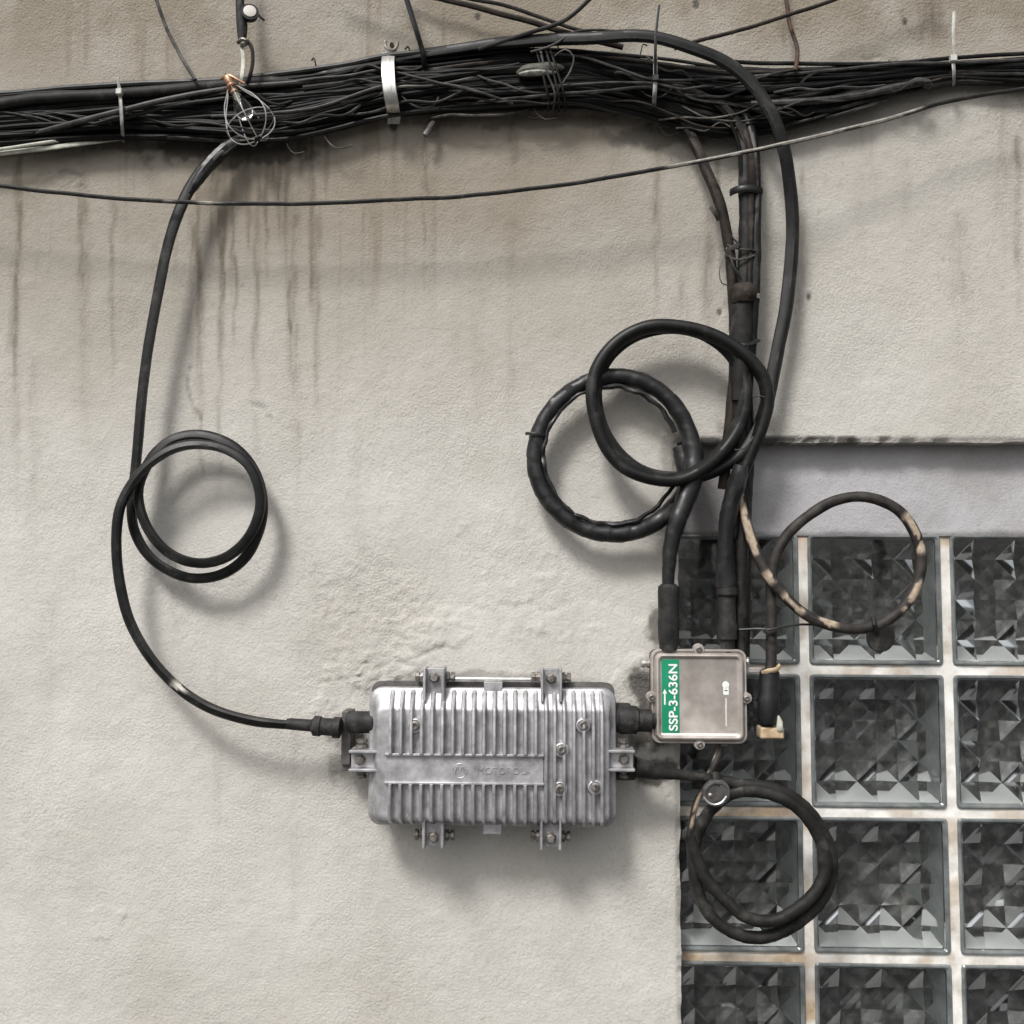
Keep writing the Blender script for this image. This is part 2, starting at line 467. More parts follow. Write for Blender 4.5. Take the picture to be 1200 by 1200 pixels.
# ------------------------------------------------------------------ plaster wall
def make_wall():
    X0, X1, Z0, Z1 = -.86, .86, CZ + .118 - .85, CZ + .118 + .85
    st = .0028
    xs = np.arange(X0, X1, st); zs = np.arange(Z0, Z1, st)
    xs[np.argmin(abs(xs - xw0))] = xw0
    zs[np.argmin(abs(zs - zl1))] = zl1
    nx, nz = len(xs), len(zs)
    Xg, Zg = np.meshgrid(xs, zs, indexing='ij')
    px, py = to_px(Xg, Zg)
    # relief -------------------------------------------------
    h = (fbm(Xg + 5, Zg + 5, .30, 1, 3) - .5) * .005
    h += (fbm(Xg + 5, Zg + 5, .045, 9, 4) - .5) * .0014
    h += (fbm(Xg + 5, Zg + 5, .011, 21, 3, .7) - .5) * .0010
    rough_zone = sstep(.46, .70, fbm(Xg + 9, Zg + 2, .22, 33, 3)) * (.12 + .88 * np.exp(-((px - 520) / 230) ** 2 - ((py - 690) / 170) ** 2))
    h += rough_zone * (fbm(Xg + 5, Zg + 5, .010, 41, 3, .7) - .5) * .0034
    # patched and flaking plaster above the housing
    cx_, cy_ = (px - 620) / 175, (py - 765) / 52
    rad = np.sqrt(cx_ ** 2 + cy_ ** 2) + (fbm(Xg + 5, Zg + 5, .05, 61, 4) - .5) * 1.3
    patch = sstep(1.08, .84, rad)
    h = h * (1 - .5 * patch) + patch * .0016
    for (qx, qy, qr, amp, sd) in ((420, 815, 55, .0030, 71), (500, 742, 46, .0022, 72), (125, 1082, 22, .0022, 73), (350, 968, 12, .002, 74),
                                  (600, 650, 60, .0016, 75), (880, 690, 40, .002, 76), (60, 175, 40, .002, 77), (1110, 120, 50, .0018, 78), (740, 800, 30, .0025, 79)):
        rd = np.hypot(px - qx, py - qy) / qr + (fbm(Xg + 5, Zg + 5, .022, sd, 4) - .5) * 1.6
        h += sstep(.9, .82, rd) * amp * (fbm(Xg + 5, Zg + 5, .03, sd + 30, 2) - .1)
    # old paint coming off above the housing and beside the small box
    fz = np.maximum.reduce([np.exp(-((px - 452) / 60) ** 2 - ((py - 788) / 36) ** 2), .9 * np.exp(-((px - 510) / 60) ** 2 - ((py - 742) / 26) ** 2), .8 * np.exp(-((px - 745) / 26) ** 2 - ((py - 790) / 30) ** 2),
                           .75 * np.exp(-((px - 780) / 22) ** 2 - ((py - 922) / 24) ** 2), .6 * np.exp(-((px - 640) / 120) ** 2 - ((py - 742) / 22) ** 2)])
    fl = fbm(Xg + 5, Zg + 5, .020, 231, 4, .6)
    h += sstep(.0, .035, fl - .78 + .42 * fz) * .0013 * sstep(.25, .6, fz)
    h += sstep(.0, .03, fbm(Xg + 5, Zg + 5, .013, 241, 3, .6) - .80 + .35 * fz) * .0011 * sstep(.3, .7, fz)
    # hairline cracks
    crack = np.zeros_like(h)
    for line_ in ([(222, 430), (219, 452), (226, 476), (236, 490), (233, 512), (238, 560)], [(640, 120), (652, 128)], [(375, 800), (420, 792), (448, 780), (470, 776), (520, 758)], [(45, 205), (80, 200), (95, 206)],
                  [(430, 812), (470, 795), (500, 780)], [(1012, 70), (1030, 66), (1050, 72)], [(505, 180), (499, 200), (501, 232)], [(290, 470), (310, 478), (318, 492)]):
        for (ax0, ay0), (ax1, ay1) in zip(line_[:-1], line_[1:]):
            L2 = (ax1 - ax0) ** 2 + (ay1 - ay0) ** 2
            t_ = np.clip(((px - ax0) * (ax1 - ax0) + (py - ay0) * (ay1 - ay0)) / L2, 0, 1)
            dd = np.hypot(px - ax0 - t_ * (ax1 - ax0), py - ay0 - t_ * (ay1 - ay0)) + (vnoise(Xg + 5, Zg + 5, .008, 85) - .5) * 5
            crack = np.maximum(crack, np.exp(-(dd / 1.6) ** 2))
    h -= crack * .0012
    # grime ---------------------------------------------------
    n1 = fbm(Xg + 5, Zg + 5, .20, 101, 5, .6); n2 = fbm(Xg + 5, Zg + 5, .05, 111, 4, .6)
    line = np.interp(px.ravel(), [-100, 0, 120, 280, 460, 640, 800, 960, 1200, 1300], [280, 284, 293, 305, 306, 296, 278, 240, 190, 180]).reshape(px.shape)
    above = sstep(60, -90, py - line + (n2 - .5) * 40)
    g = .60 + .16 * (n1 - .5) * 2
    g = g * (1 - .85 * sstep(260, 620, py)) + above * (.13 + .22 * (n1 - .35)) * (1 - .55 * sstep(700, 1000, px))
    g += .30 * sstep(80, 0, py) * sstep(.35, .65, n1) * (1 - .4 * sstep(900, 1050, px) * sstep(1100, 1060, px))
    g *= 1 - .45 * sstep(620, 1000, px) * sstep(60, 130, py)
    # long vertical runs
    run = fbm(Xg * 1.0 + 5, Zg * .045 + 5, .014, 121, 4, .6)
    fade = fbm(Xg + 5, Zg + 5, .15, 131, 3)
    g += sstep(.56, .85, run) * (.20 * sstep(640, 150, py) * sstep(.35, .6, fade) + .05 * sstep(.4, .6, fade)) * (1 - .85 * sstep(400, 620, px))
    soot_shade = np.zeros_like(g)
    streaks = [(247, 172, 300, 7, .55), (262, 172, 420, 5, .40), (290, 170, 330, 4, .42), (302, 168, 300, 4, .45), (318, 165, 240, 5, .40),
               (336, 162, 345, 4, .45), (352, 160, 215, 8, .60), (365, 158, 420, 4, .50), (383, 156, 250, 4, .35), (232, 210, 520, 4, .40),
               (224, 250, 470, 5, .30), (276, 300, 440, 3, .30), (340, 330, 470, 3, .28), (22, 185, 320, 6, .45), (16, 300, 560, 8, .22),
               (96, 210, 420, 7, .22), (132, 230, 520, 5, .25), (40, 420, 700, 10, .12), (497, 160, 232, 4, .45), (497, 230, 380, 3, .22),
               (442, 150, 228, 3, .30), (461, 150, 240, 4, .25), (600, 140, 230, 9, .15), (1090, 0, 64, 26, .48), (1060, 0, 60, 8, .25),
               (1192, 160, 420, 7, .34), (1175, 120, 380, 14, .12), (1125, 250, 470, 14, .13), (770, 170, 330, 9, .22), (768, 240, 420, 5, .22),
               (830, 250, 470, 9, .30), (920, 20, 66, 6, .45), (842, 185, 300, 5, .35), (800, 300, 470, 12, .12), (700, 130, 190, 40, .12),
               (520, 10, 60, 3, .30), (350, 430, 640, 4, .14), (205, 620, 900, 12, .06), (58, 700, 1000, 14, .07), (560, 320, 560, 12, .06),
               (1015, 150, 330, 18, .10), (940, 200, 500, 10, .16), (258, 280, 660, 5, .26), (300, 250, 620, 6, .22), (345, 250, 590, 7, .24), (372, 250, 540, 6, .22), (236, 320, 600, 4, .26), (312, 175, 360, 4, .5), (328, 172, 320, 3, .45), (272, 175, 380, 3, .45), (255, 176, 340, 4, .45), (20, 190, 640, 6, .22), (100, 240, 620, 8, .16), (600, 260, 640, 10, .08), (420, 500, 900, 14, .06), (255, 760, 1100, 10, .08), (345, 860, 1180, 9, .07), (1060, 180, 300, 12, .09)]
    for (sx, y0, y1, w, a) in streaks:
        wob = sx + (vnoise(Xg * 0 + sx * .01 + 3, Zg + 5, .03, 141) - .5) * 5
        ww = w * (.35 + .6 * vnoise(Xg * 0 + sx * .02, Zg + 5, .018, 151))
        m_ = np.exp(-((px - wob) / ww) ** 2) * sstep(y0 - 10, y0 + 6, py) * (1 - sstep(y0 + (y1 - y0) * .35, y1, py))
        m_ = m_ * np.clip(2.2 * fbm(Xg + 5, Zg * .14 + 5, .005, 145, 4, .7) - .45, 0, 1.4) * (.5 + .8 * n2)
        g += m_ * a * 1.0
        soot_shade += m_ * a * .95
    # black smears round the small box and the ports, painted shade under the bundle
    for (qx, qy, rx_, ry_, a, sd) in ((752, 802, 20, 26, .85, 161), (772, 735, 14, 40, .75, 162), (758, 850, 30, 30, .9, 163), (770, 905, 34, 16, .9, 164),
                                      (406, 858, 26, 20, .5, 165), (400, 898, 18, 18, .45, 166), (560, 795, 130, 9, .35, 167), (872, 500, 26, 20, .55, 168), (868, 330, 18, 60, .35, 169), (852, 300, 10, 30, .4, 170), (790, 560, 16, 60, .4, 171),
                                      (270, 180, 100, 17, .75, 172), (150, 170, 70, 9, .5, 176), (610, 142, 150, 10, .5, 177), (770, 160, 70, 15, .55, 178), (505, 152, 10, 12, .4, 173), (300, 172, 120, 10, .35, 174), (1000, 130, 110, 20, .22, 175)):
        rd = np.sqrt(((px - qx) / rx_) ** 2 + ((py - qy) / ry_) ** 2) + (fbm(Xg + 5, Zg + 5, .018, sd, 4, .65) - .5) * 1.3
        soot_shade += a * sstep(1.15, .55, rd)
    # pock marks
    for (qx, qy, qr) in ((816, 5, 4), (843, 366, 3), (948, 348, 3), (1060, 26, 3), (461, 147, 5), (560, 20, 3)):
        rd = np.hypot((px - qx), (py - qy) * .7) / qr
        soot_shade += .8 * sstep(1.2, .7, rd); h -= .0015 * sstep(1.2, .7, rd)
    speck = sstep(.80, .84, fbm(Xg + 5, Zg + 5, .006, 181, 2)) * sstep(.5, .62, fbm(Xg + 5, Zg + 5, .12, 183, 2))
    soot_shade += .22 * speck * sstep(500, 300, py)
    soot_shade += crack * .30
    g = g * (1 - .75 * patch) + patch * .02
    g = np.clip(g, 0, .9); soot_shade = np.clip(soot_shade, 0, .85)
    # soft rounded lip of the opening, chipped here and there
    edge_d = np.minimum(np.where(Zg >= zl1 - 1e-6, Zg - zl1, 1) + np.where(Xg < xw0, 1, 0), np.where(Xg <= xw0 + 1e-6, xw0 - Xg, 1) + np.where(Zg > zl1, 1, 0))
    chip = sstep(.45, .7, fbm(Xg + 5, Zg + 5, .02, 191, 3))
    h -= sstep(.008, .0, edge_d) * (.003 + .003 * chip)
    soot_shade = np.clip(soot_shade + sstep(.006, .0, edge_d) * np.where(Zg >= zl1 - 1e-6, .35, .15) * chip, 0, .85)
    soot_shade = np.clip(soot_shade + .8 * sstep(6, 3, np.abs(py - 515.5)) * sstep(.44, .56, fbm(Xg + 5, Zg + 5, .016, 251, 3)) * sstep(885, 900, px) * sstep(1100, 1040, px), 0, .9)  # broken dark line painted for the shaded gaps under the lip
    bd = np.minimum(np.minimum(Xg - X0, xs[-1] - Xg), np.minimum(Zg - Z0, zs[-1] - Zg))
    h *= sstep(0, .03, bd)
    Zj = Zg.copy(); Xj = Xg.copy()
    iz = int(np.argmin(abs(zs - zl1))); ixw = int(np.argmin(abs(xs - xw0)))
    Zj[ixw:, iz] += (fbm(xs[ixw:] + 5, xs[ixw:] * 0, .02, 201, 3) - .5) * .003
    Xj[ixw, :iz] += (fbm(zs[:iz] + 5, zs[:iz] * 0, .03, 203, 3) - .5) * .0035
    verts = np.stack([Xj, -h, Zj], -1).reshape(-1, 3)
    I = np.arange(nx * nz).reshape(nx, nz)
    q = np.stack([I[:-1, :-1], I[1:, :-1], I[1:, 1:], I[:-1, 1:]], -1)
    keep = np.ones((nx - 1, nz - 1), bool)
    keep[ixw:, :iz] = False
    faces = q[keep].tolist()
    vl = verts.tolist(); gl = g.reshape(-1).tolist(); sl = soot_shade.reshape(-1).tolist()
    # reveals of the opening
    def push(v, gg=.1, ss=.3):
        vl.append(v); gl.append(gg); sl.append(ss); return len(vl) - 1
    prev = None
    for i in range(ixw, nx):
        a = int(I[i, iz]); b = push((vl[a][0], REC + .03, vl[a][2]))
        if prev: faces.append((prev[0], prev[1], b, a))
        prev = (a, b)
    prev = None
    for k in range(0, iz + 1):
        a = int(I[ixw, k]); b = push((vl[a][0], REC + .08, vl[a][2]))
        if prev: faces.append((prev[0], a, b, prev[1]))
        prev = (a, b)
    # the rest of the facade round the photographed stretch
    xe, ze = xs[-1], zs[-1]
    def sheet(x0, x1, z0, z1):
        ids = [push((x, 0, z), .12, 0) for x, z in ((x0, z0), (x1, z0), (x1, z1), (x0, z1))]
        faces.append(tuple(ids))
    L_, R_, T_ = -4.0, 4.0, 4.2
    sheet(L_, X0, 0, T_)
    sheet(X0, xe, ze, T_)
    sheet(xe, R_, zl1, T_)
    sheet(X0, xw0, 0, Z0)
    sheet(xw1, R_, 0, zl1)
    sheet(xw0, xw1, 0, zw0)
    me = bpy.data.meshes.new('plaster_wall')
    me.from_pydata(vl, [], faces)
    me.materials.append(M['plaster'])
    rl = np.clip(rough_zone + .8 * sstep(80, 20, py) + .4 * sstep(.45, .7, fbm(Xg + 15, Zg + 5, .13, 35, 3)) - patch, 0, 1).reshape(-1).tolist()
    rl += [.3] * (len(vl) - len(rl))
    for nm, arr in (('grime', gl), ('soot_shade', sl), ('rough', rl)):
        a = me.attributes.new(nm, 'FLOAT', 'POINT'); a.data.foreach_set('value', arr)
    me.polygons.foreach_set('use_smooth', [True] * len(faces))
    me.set_sharp_from_angle(angle=math.radians(55))
    o = bpy.data.objects.new('plaster_wall', me)
    COL.objects.link(o)
    tag(o, 'streaked grey plaster wall that carries the cables and metal boxes', 'wall')
    # lintel strip over the glass blocks
    xl = np.linspace(xw0 - .02, xw1, 300); zl_ = np.linspace(zl0, zl1 + .012, 40)
    Xl, Zl = np.meshgrid(xl, zl_, indexing='ij')
    lx, ly = to_px(Xl, Zl, REC)
    hy = (fbm(Xl + 5, Zl + 5, .06, 211, 4) - .5) * .0035 + (fbm(Xl + 5, Zl + 5, .010, 212, 3) - .5) * .0010
    lv = np.stack([Xl, REC - hy, Zl], -1).reshape(-1, 3).tolist()
    J = np.arange(300 * 40).reshape(300, 40)
    lf = np.stack([J[:-1, :-1], J[1:, :-1], J[1:, 1:], J[:-1, 1:]], -1).reshape(-1, 4).tolist()
    b0 = len(lv)
    lv += [(x, REC + .03, zl0) for x in xl]
    lf += [(b0 + i, b0 + i + 1, int(J[i + 1, 0]), int(J[i, 0])) for i in range(299)]
    lg = (.04 + .12 * sstep(.5, .75, fbm(Xl * 1 + 5, Zl + 5, .08, 221, 4))).reshape(-1).tolist() + [.2] * 300
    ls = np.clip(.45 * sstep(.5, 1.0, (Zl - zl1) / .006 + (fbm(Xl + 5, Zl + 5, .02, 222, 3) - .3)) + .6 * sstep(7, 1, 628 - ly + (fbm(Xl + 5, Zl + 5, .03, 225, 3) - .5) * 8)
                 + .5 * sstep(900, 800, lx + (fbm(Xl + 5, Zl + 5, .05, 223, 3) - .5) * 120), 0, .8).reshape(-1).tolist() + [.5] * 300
    me = bpy.data.meshes.new('lintel')
    me.from_pydata(lv, [], lf); me.materials.append(M['lintel'])
    for nm, arr in (('grime', lg), ('soot_shade', ls)):
        a = me.attributes.new(nm, 'FLOAT', 'POINT'); a.data.foreach_set('value', arr)
    me.polygons.foreach_set('use_smooth', [True] * len(lf))
    me.set_sharp_from_angle(angle=math.radians(55))
    l = bpy.data.objects.new('lintel', me); COL.objects.link(l); l.parent = o
    l['label'] = 'lavender grey painted strip above the glass blocks'
make_wall()

# ------------------------------------------------------------------ glass block window
def make_window():
    root = thing('glass_block_window', (xw0, REC, zw0), 'dark glass block window with white mortar joints set in the wall', 'window')
    # mortar lattice: one connected sheet
    xl, xin = [], []
    def lines(centres, half, lo, hi):
        ed = [lo]
        for c in sorted(centres):
            ed += [c - half, c + half]
        ed.append(hi)
        out, flag = [], []
        for i in range(len(ed) - 1):
            n = 28 if i % 2 else 5
            seg = np.linspace(ed[i], ed[i + 1], n)
            out += list(seg[:-1]); flag += [i % 2] * (n - 1)
        out.append(ed[-1])
        return np.array(out), np.array(flag)
    xs, fx = lines(colx, ax_ - .0012, min(xw0 - .006, colx[0] - ax_ - .004), xw1 + .01)
    zs, fz = lines(rowz, az_ - .0012, zw0 - .01, max(zl0 + .004, rowz[0] + az_ + .003))
    Xg, Zg = np.meshgrid(xs, zs, indexing='ij')
    y = REC + .0035 + (fbm(Xg + 5, Zg + 5, .02, 301, 3) - .5) * .003
    px, py = to_px(Xg, Zg, REC)
    rust = .9 * sstep(.46, .64, fbm(Xg + 5, Zg + 5, .10, 311, 4)) * sstep(1010, 950, px)
    rust += .8 * sstep(648, 634, py + (fbm(Xg + 5, Zg + 5, .03, 312, 3) - .5) * 20) + .7 * sstep(12, 5, np.abs(py - 1126 + (px - 800) * -.006)) * sstep(980, 940, px) + .4 * sstep(14, 5, np.abs(py - 955)) * sstep(960, 900, px)
    rust += .55 * sstep(.56, .70, fbm(Xg + 9, Zg + 3, .05, 314, 4))
    rust = np.clip(rust, 0, .95)
    I = np.arange(len(xs) * len(zs)).reshape(len(xs), len(zs))
    fs = []
    for i in range(len(xs) - 1):
        for k in range(len(zs) - 1):
            if not (fx[i] and fz[k]):
                fs.append((int(I[i, k]), int(I[i + 1, k]), int(I[i + 1, k + 1]), int(I[i, k + 1])))
    mb = MB(); mb.add(np.stack([Xg, y, Zg], -1).reshape(-1, 3).tolist(), fs, 0, rust.reshape(-1).tolist())
    mb.build('mortar', M['mortar'], root)

    # one block, round its own centre
    def ring(mb, secs, k=5):
        vs, fs = [], []
        for a, b, r, yy in secs:
            for x, z in rr_loop(-a, -b, a, b, r, k): vs.append((x, yy, z))
        n = 4 * k
        for i in range(len(secs) - 1):
            for j in range(n):
                q = (j + 1) % n
                fs.append((i * n + j, i * n + q, (i + 1) * n + q, (i + 1) * n + j))
        mb.add(vs, fs)
    E = .0065
    edge = MB()
    ring(edge, [(ax_, az_, .006, .075), (ax_, az_, .006, .0015), (ax_ - .0015, az_ - .0015, .005, 0), (ax_ - .0035, az_ - .0035, .005, 0.0),
                (ax_ - .0045, az_ - .0045, .005, .0015), (ax_ - E + .001, az_ - E + .001, .005, .002), (ax_ - E, az_ - E, .005, .0035), (ax_ - E, az_ - E, .005, .012)])
    ia, ib = ax_ - E - .0004, az_ - E - .0004
    pane = MB()
    n = 6
    def grid(y0, sgn, hgt, sub=1):
        vs, fs = [], []
        for i in range(n + 1):
            for j in range(n + 1):
                e = i in (0, n) or j in (0, n)
                hh = 0 if (e or (i + j) % 2) else (hgt if (i in (1, n - 1) or j in (1, n - 1)) else hgt * .72)
                vs.append((-ia + 2 * ia * i / n, y0 + sgn * hh, -ib + 2 * ib * j / n))
        for i in range(n):
            for j in range(n):
                a, b, c, d = i * (n + 1) + j, (i + 1) * (n + 1) + j, (i + 1) * (n + 1) + j + 1, i * (n + 1) + j + 1
                if (i + j) % 2 == 0: fs += [(a, b, d), (b, c, d)]
                else: fs += [(a, b, c), (a, c, d)]
        return vs, fs
    vs, fs = grid(.0085, 1, .0130)
    nb = len(vs)
    # flat street face joined to the faceted inner face
    rim = [i * (n + 1) for i in range(n + 1)] + [n * (n + 1) + j for j in range(1, n + 1)] + [i * (n + 1) + n for i in range(n - 1, -1, -1)] + [j for j in range(n - 1, 0, -1)]
    fr = [(vs[i][0], .0030, vs[i][2]) for i in rim]
    fi = []
    for k in range(len(rim)):
        q = (k + 1) % len(rim)
        fi.append((nb + k, rim[k], rim[q], nb + q))
    fi.append(tuple(nb + k for k in range(len(rim))))
    pane.add(vs + fr, [tuple(reversed(f)) for f in fs] + fi)
    wallb = MB()
    y0, y1 = .0095, .070
    cs = [(-ia, -ib), (ia, -ib), (ia, ib), (-ia, ib)]
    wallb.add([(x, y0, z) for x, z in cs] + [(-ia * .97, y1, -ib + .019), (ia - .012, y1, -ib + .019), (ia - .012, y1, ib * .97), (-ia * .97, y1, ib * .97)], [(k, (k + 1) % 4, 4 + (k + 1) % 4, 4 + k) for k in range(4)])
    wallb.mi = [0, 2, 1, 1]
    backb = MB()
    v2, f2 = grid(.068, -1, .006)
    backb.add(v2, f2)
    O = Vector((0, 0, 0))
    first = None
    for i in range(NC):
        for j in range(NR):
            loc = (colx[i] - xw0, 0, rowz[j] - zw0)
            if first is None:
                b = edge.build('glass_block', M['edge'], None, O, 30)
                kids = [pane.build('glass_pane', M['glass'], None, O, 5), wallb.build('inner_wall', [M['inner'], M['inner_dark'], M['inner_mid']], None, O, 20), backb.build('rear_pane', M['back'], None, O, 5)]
                for k in kids: k.parent = b
                first = (b, kids)
            else:
                b = first[0].copy(); COL.objects.link(b)
                for k in first[1]:
                    c = k.copy(); COL.objects.link(c); c.parent = b
            b.parent = root; b.location = loc
make_window()

# ------------------------------------------------------------------ overhead cable bundle
BX = [-300, 0, 60, 140, 200, 270, 340, 400, 457, 520, 600, 680, 740, 800, 850, 900, 960, 1040, 1118, 1200, 1500]
BT = [128, 112, 107, 101, 98, 94, 88, 80, 70, 64, 56, 54, 62, 70, 78, 80, 78, 77, 72, 66, 58]
BB = [186, 172, 168, 164, 166, 170, 165, 152, 139, 133, 130, 126, 136, 154, 164, 158, 142, 116, 99, 101, 108]
def bundle():
    rg = np.random.default_rng(5)
    xs = np.arange(-260, 1500, 22)
    for k in range(92):
        r = rg.choice([2.1, 2.6, 3.2, 4.0, 5.0], p=[.25, .3, .25, .14, .06])
        a = rg.uniform(0, 2 * PI); q = math.sqrt(rg.uniform(.05, 1))
        s0, e0 = q * math.cos(a), q * math.sin(a)
        if k < 30:                                           # the outermost layer on the street side
            e0 = math.sqrt(max(0, 1 - min(.97, s0 * s0))) * rg.uniform(.8, 1)
        n = len(xs)
        s = np.clip(s0 + smooth_noise(n, 8, .10, rg) + smooth_noise(n, 20, .26, rg), -1, 1)
        e = np.clip(e0 + smooth_noise(n, 9, .18, rg), -1, 1)
        x0 = -260; x1 = 1500
        if rg.random() < .22: x1 = rg.uniform(780, 900)      # these turn down inside the bundle
        elif rg.random() < .10: x0 = rg.uniform(250, 600)
        pts = []
        for i, x in enumerate(xs):
            if x < x0 or x > x1: continue
            t, b = np.interp(x, BX, BT), np.interp(x, BX, BB)
            hf = (b - t) / 2 - r
            dh = min(hf * .0012 * .5, .014)
            pts.append((x, (t + b) / 2 + s[i] * hf, .004 + dh + e[i] * dh, r))
        mb = MB()
        tube(mb, pts, seg=8, step=.012, jitter=.0008)
        mt = M[rg.choice(['cable_black', 'cable', 'cable_dust', 'cable_grey', 'cable_brown'], p=[.72, .10, .08, .03, .07])]
        big = r >= 4
        tag(mb.build('bundled_cable', mt), 'black cable lost in the mass of cables along the wall', 'cable', 'cables of the overhead bundle')

    # some of them turn down with the risers at the right
    for k in range(9):
        o = rg.uniform(-13, 13); q = rg.uniform(-10, 10)
        e = rg.uniform(240, 335); r = rg.choice([2.2, 3.0, 3.8])
        dd = rg.uniform(-.006, .008)
        if k < 3: pts = [(560, 112 + q, .016 + dd), (680, 108 + q, .020 + dd), (760, 124 + q * .6, .022 + dd), (800 + o * .3, 148, .024 + dd), (818 + o * .5, 184, .032), (836 + o * .4, 224, .040), (850 + o * .2, 262, .044), (856, 300, .040)]
        else: pts = [(600, 100 + q, .018 + dd), (740, 102 + q, .024 + dd), (810, 112 + q * .8, .030 + dd), (852 + o * .4, 132 + q * .4, .034 + dd), (874 + o * .7, 172, .038 + dd), (878 + o * .7, 214, .040 + dd * .6), (877 + o * .5, e - 40, .038), (874 + o * .3, e, .030)]
        mb = MB()
        tube(mb, [(*p, r) for p in pts], seg=8, step=.008, jitter=.0006)
        tag(mb.build('bundled_cable', M[rg.choice(['cable_black', 'cable_brown', 'cable_dust'])]), 'black cable lost in the mass of cables along the wall', 'cable', 'cables of the overhead bundle')

bundle()

def cable(name, pts, mat, label, cat='cable', group=None, **kw):
    mb = MB()
    tube(mb, pts, **kw)
    o = mb.build(name, M[mat])
    return tag(o, label, cat, group)

# cables on the face of the bundle that can be told apart
DOFF = .026
cable('thick_cable', [(-200, 140, .062), (-60, 131, .062), (0, 123, .062), (60, 115, .062), (140, 111, .063), (210, 106, .062), (280, 99, .058), (350, 96, .050), (420, 92, .04)], 'cable_dust',
      'thick dull black cable along the upper left of the bundle, behind the first white tie', r=7.5, seg=12, jitter=.0006)
cable('cable', [(-200, 124, .05), (0, 111, .050), (70, 105, .052), (140, 100, .055), (270, 94, .056), (340, 86, .054), (400, 77, .056), (460, 66, .058), (520, 61, .056), (570, 60, .045)], 'cable',
      'smooth black cable forming the top edge of the bundle at upper left', r=4.5, seg=10, jitter=.0004)
cable('cable', [(-200, 215, .042), (-60, 183, .044), (0, 167, .048), (60, 151, .060), (125, 134, .073), (200, 116, .072), (270, 104, .068), (340, 98, .062), (420, 90, .058), (500, 90, .045)], 'cable_grey',
      'black cable rising diagonally across the bundle under the first white tie', r=3.6, seg=10, jitter=.0004)
cable('cable', [(-200, 225, .040), (0, 172, .042), (70, 154, .052), (150, 137, .066), (215, 122, .068), (300, 112, .062), (380, 112, .05)], 'cable',
      'second black cable rising just below the diagonal one at the left', r=3.0, seg=8, jitter=.0005)
cable('pale_strap', [(-120, 198, .052), (0, 180, .052), (60, 173, .052), (110, 166, .050), (155, 160, .044)], 'cable_pale',
      'pale greyish strap under the bundle at the far left', r=3.2, seg=8, flat=.5)
cable('white_cable', [(-120, 188, .058), (0, 175, .058), (40, 169, .058), (75, 164, .052)], 'cable_pale',
      'whitish cable end showing above the pale strap at far left', r=2.2, seg=8)
for i, (dx, dy) in enumerate([(0, 0), (18, 3), (34, 2), (60, 1), (84, 4)]):
    cable('wire_strand', [(-30 + dx, 128 + dy, .056), (0 + dx, 131 + dy, .062), (30 + dx, 136 + dy, .063), (56 + dx, 146 + dy, .058)], 'cable_grey',
          'short thin grey strand slanting between the black cables at far left', 'wire', 'slanting grey strands at the left end', r=1.3, seg=6)
cable('cable', [(225, 138, .055), (320, 133, .070), (350, 130, .071), (385, 122, .070), (420, 110, .068), (457, 100, .066), (520, 98, .05)], 'cable_grey',
      'light grey cable bending up from behind the bulb cage to the metal strap', r=2.2, seg=8, jitter=.0004)
cable('cable', [(225, 144, .052), (320, 139, .066), (370, 131, .067), (410, 119, .066), (457, 108, .062), (520, 104, .05)], 'cable_dust',
      'dull cable following just below the light grey one to the metal strap', r=2.4, seg=8, jitter=.0004)
cable('cable', [(300, 104, .058), (360, 94, .064), (410, 88, .064), (457, 81, .062), (540, 78, .05)], 'cable_grey',
      'thin grey cable high on the bundle between bulb cage and metal strap', r=2.0, seg=8, jitter=.0005)
cable('loose_wire', [(450, 82, .060), (475, 87, .070), (510, 96, .074), (550, 105, .074), (580, 114, .072), (600, 122, .066)], 'cable_grey',
      'loose grey wire sloping down rightward from the metal strap', 'wire', r=1.7, seg=8, jitter=.0006)
cable('loose_wire', [(452, 92, .060), (490, 97, .068), (530, 99, .070), (560, 106, .069), (592, 119, .062)], 'wire',
      'fainter loose wire just under the grey one right of the metal strap', 'wire', r=1.3, seg=8, jitter=.0006)
cable('bent_wire', [(622, 61, .074), (640, 56, .078), (655, 49, .08), (672, 38, .078), (700, 35, .07), (725, 37, .06)], 'cable_grey',
      'grey bent wire end sticking out above the white splice', 'wire', r=1.5, seg=8)
cable('cable', [(640, 62, .060), (685, 68, .068), (720, 79, .073), (764, 93, .074), (800, 94, .072), (850, 92, .066), (900, 98, .05)], 'cable_grey',
      'grey wire dipping to the black tie beneath the big curved cable', 'wire', r=1.9, seg=8, jitter=.0004)
cable('cable', [(600, 105, .058), (660, 100, .068), (700, 98, .072), (764, 97, .074), (800, 104, .074), (830, 101, .072), (862, 109, .062)], 'cable_grey',
      'grey wire with a wavy end right of the black tie', 'wire', r=1.7, seg=8, jitter=.0004)
cable('cable', [(560, 120, .056), (640, 112, .066), (700, 107, .069), (764, 104, .07), (820, 118, .064), (870, 135, .05)], 'cable_dust',
      'dull cable crossing low under the black tie', r=2.2, seg=8, jitter=.0005)
cable('cable', [(880, 122, .055), (920, 121, .062), (960, 118, .063), (1010, 111, .060), (1050, 102, .058), (1082, 96, .052)], 'cable_grey',
      'stout grey-topped cable ending in a knot right of the big curve', r=4.6, seg=10, jitter=.0004)
cable('cable', [(860, 92, .054), (920, 88, .060), (980, 82, .058), (1050, 75, .055), (1118, 74, .050), (1200, 70, .05), (1400, 62, .05)], 'cable_grey',
      'grey cable near the top edge of the bundle on the right', r=2.4, seg=8, jitter=.0004)
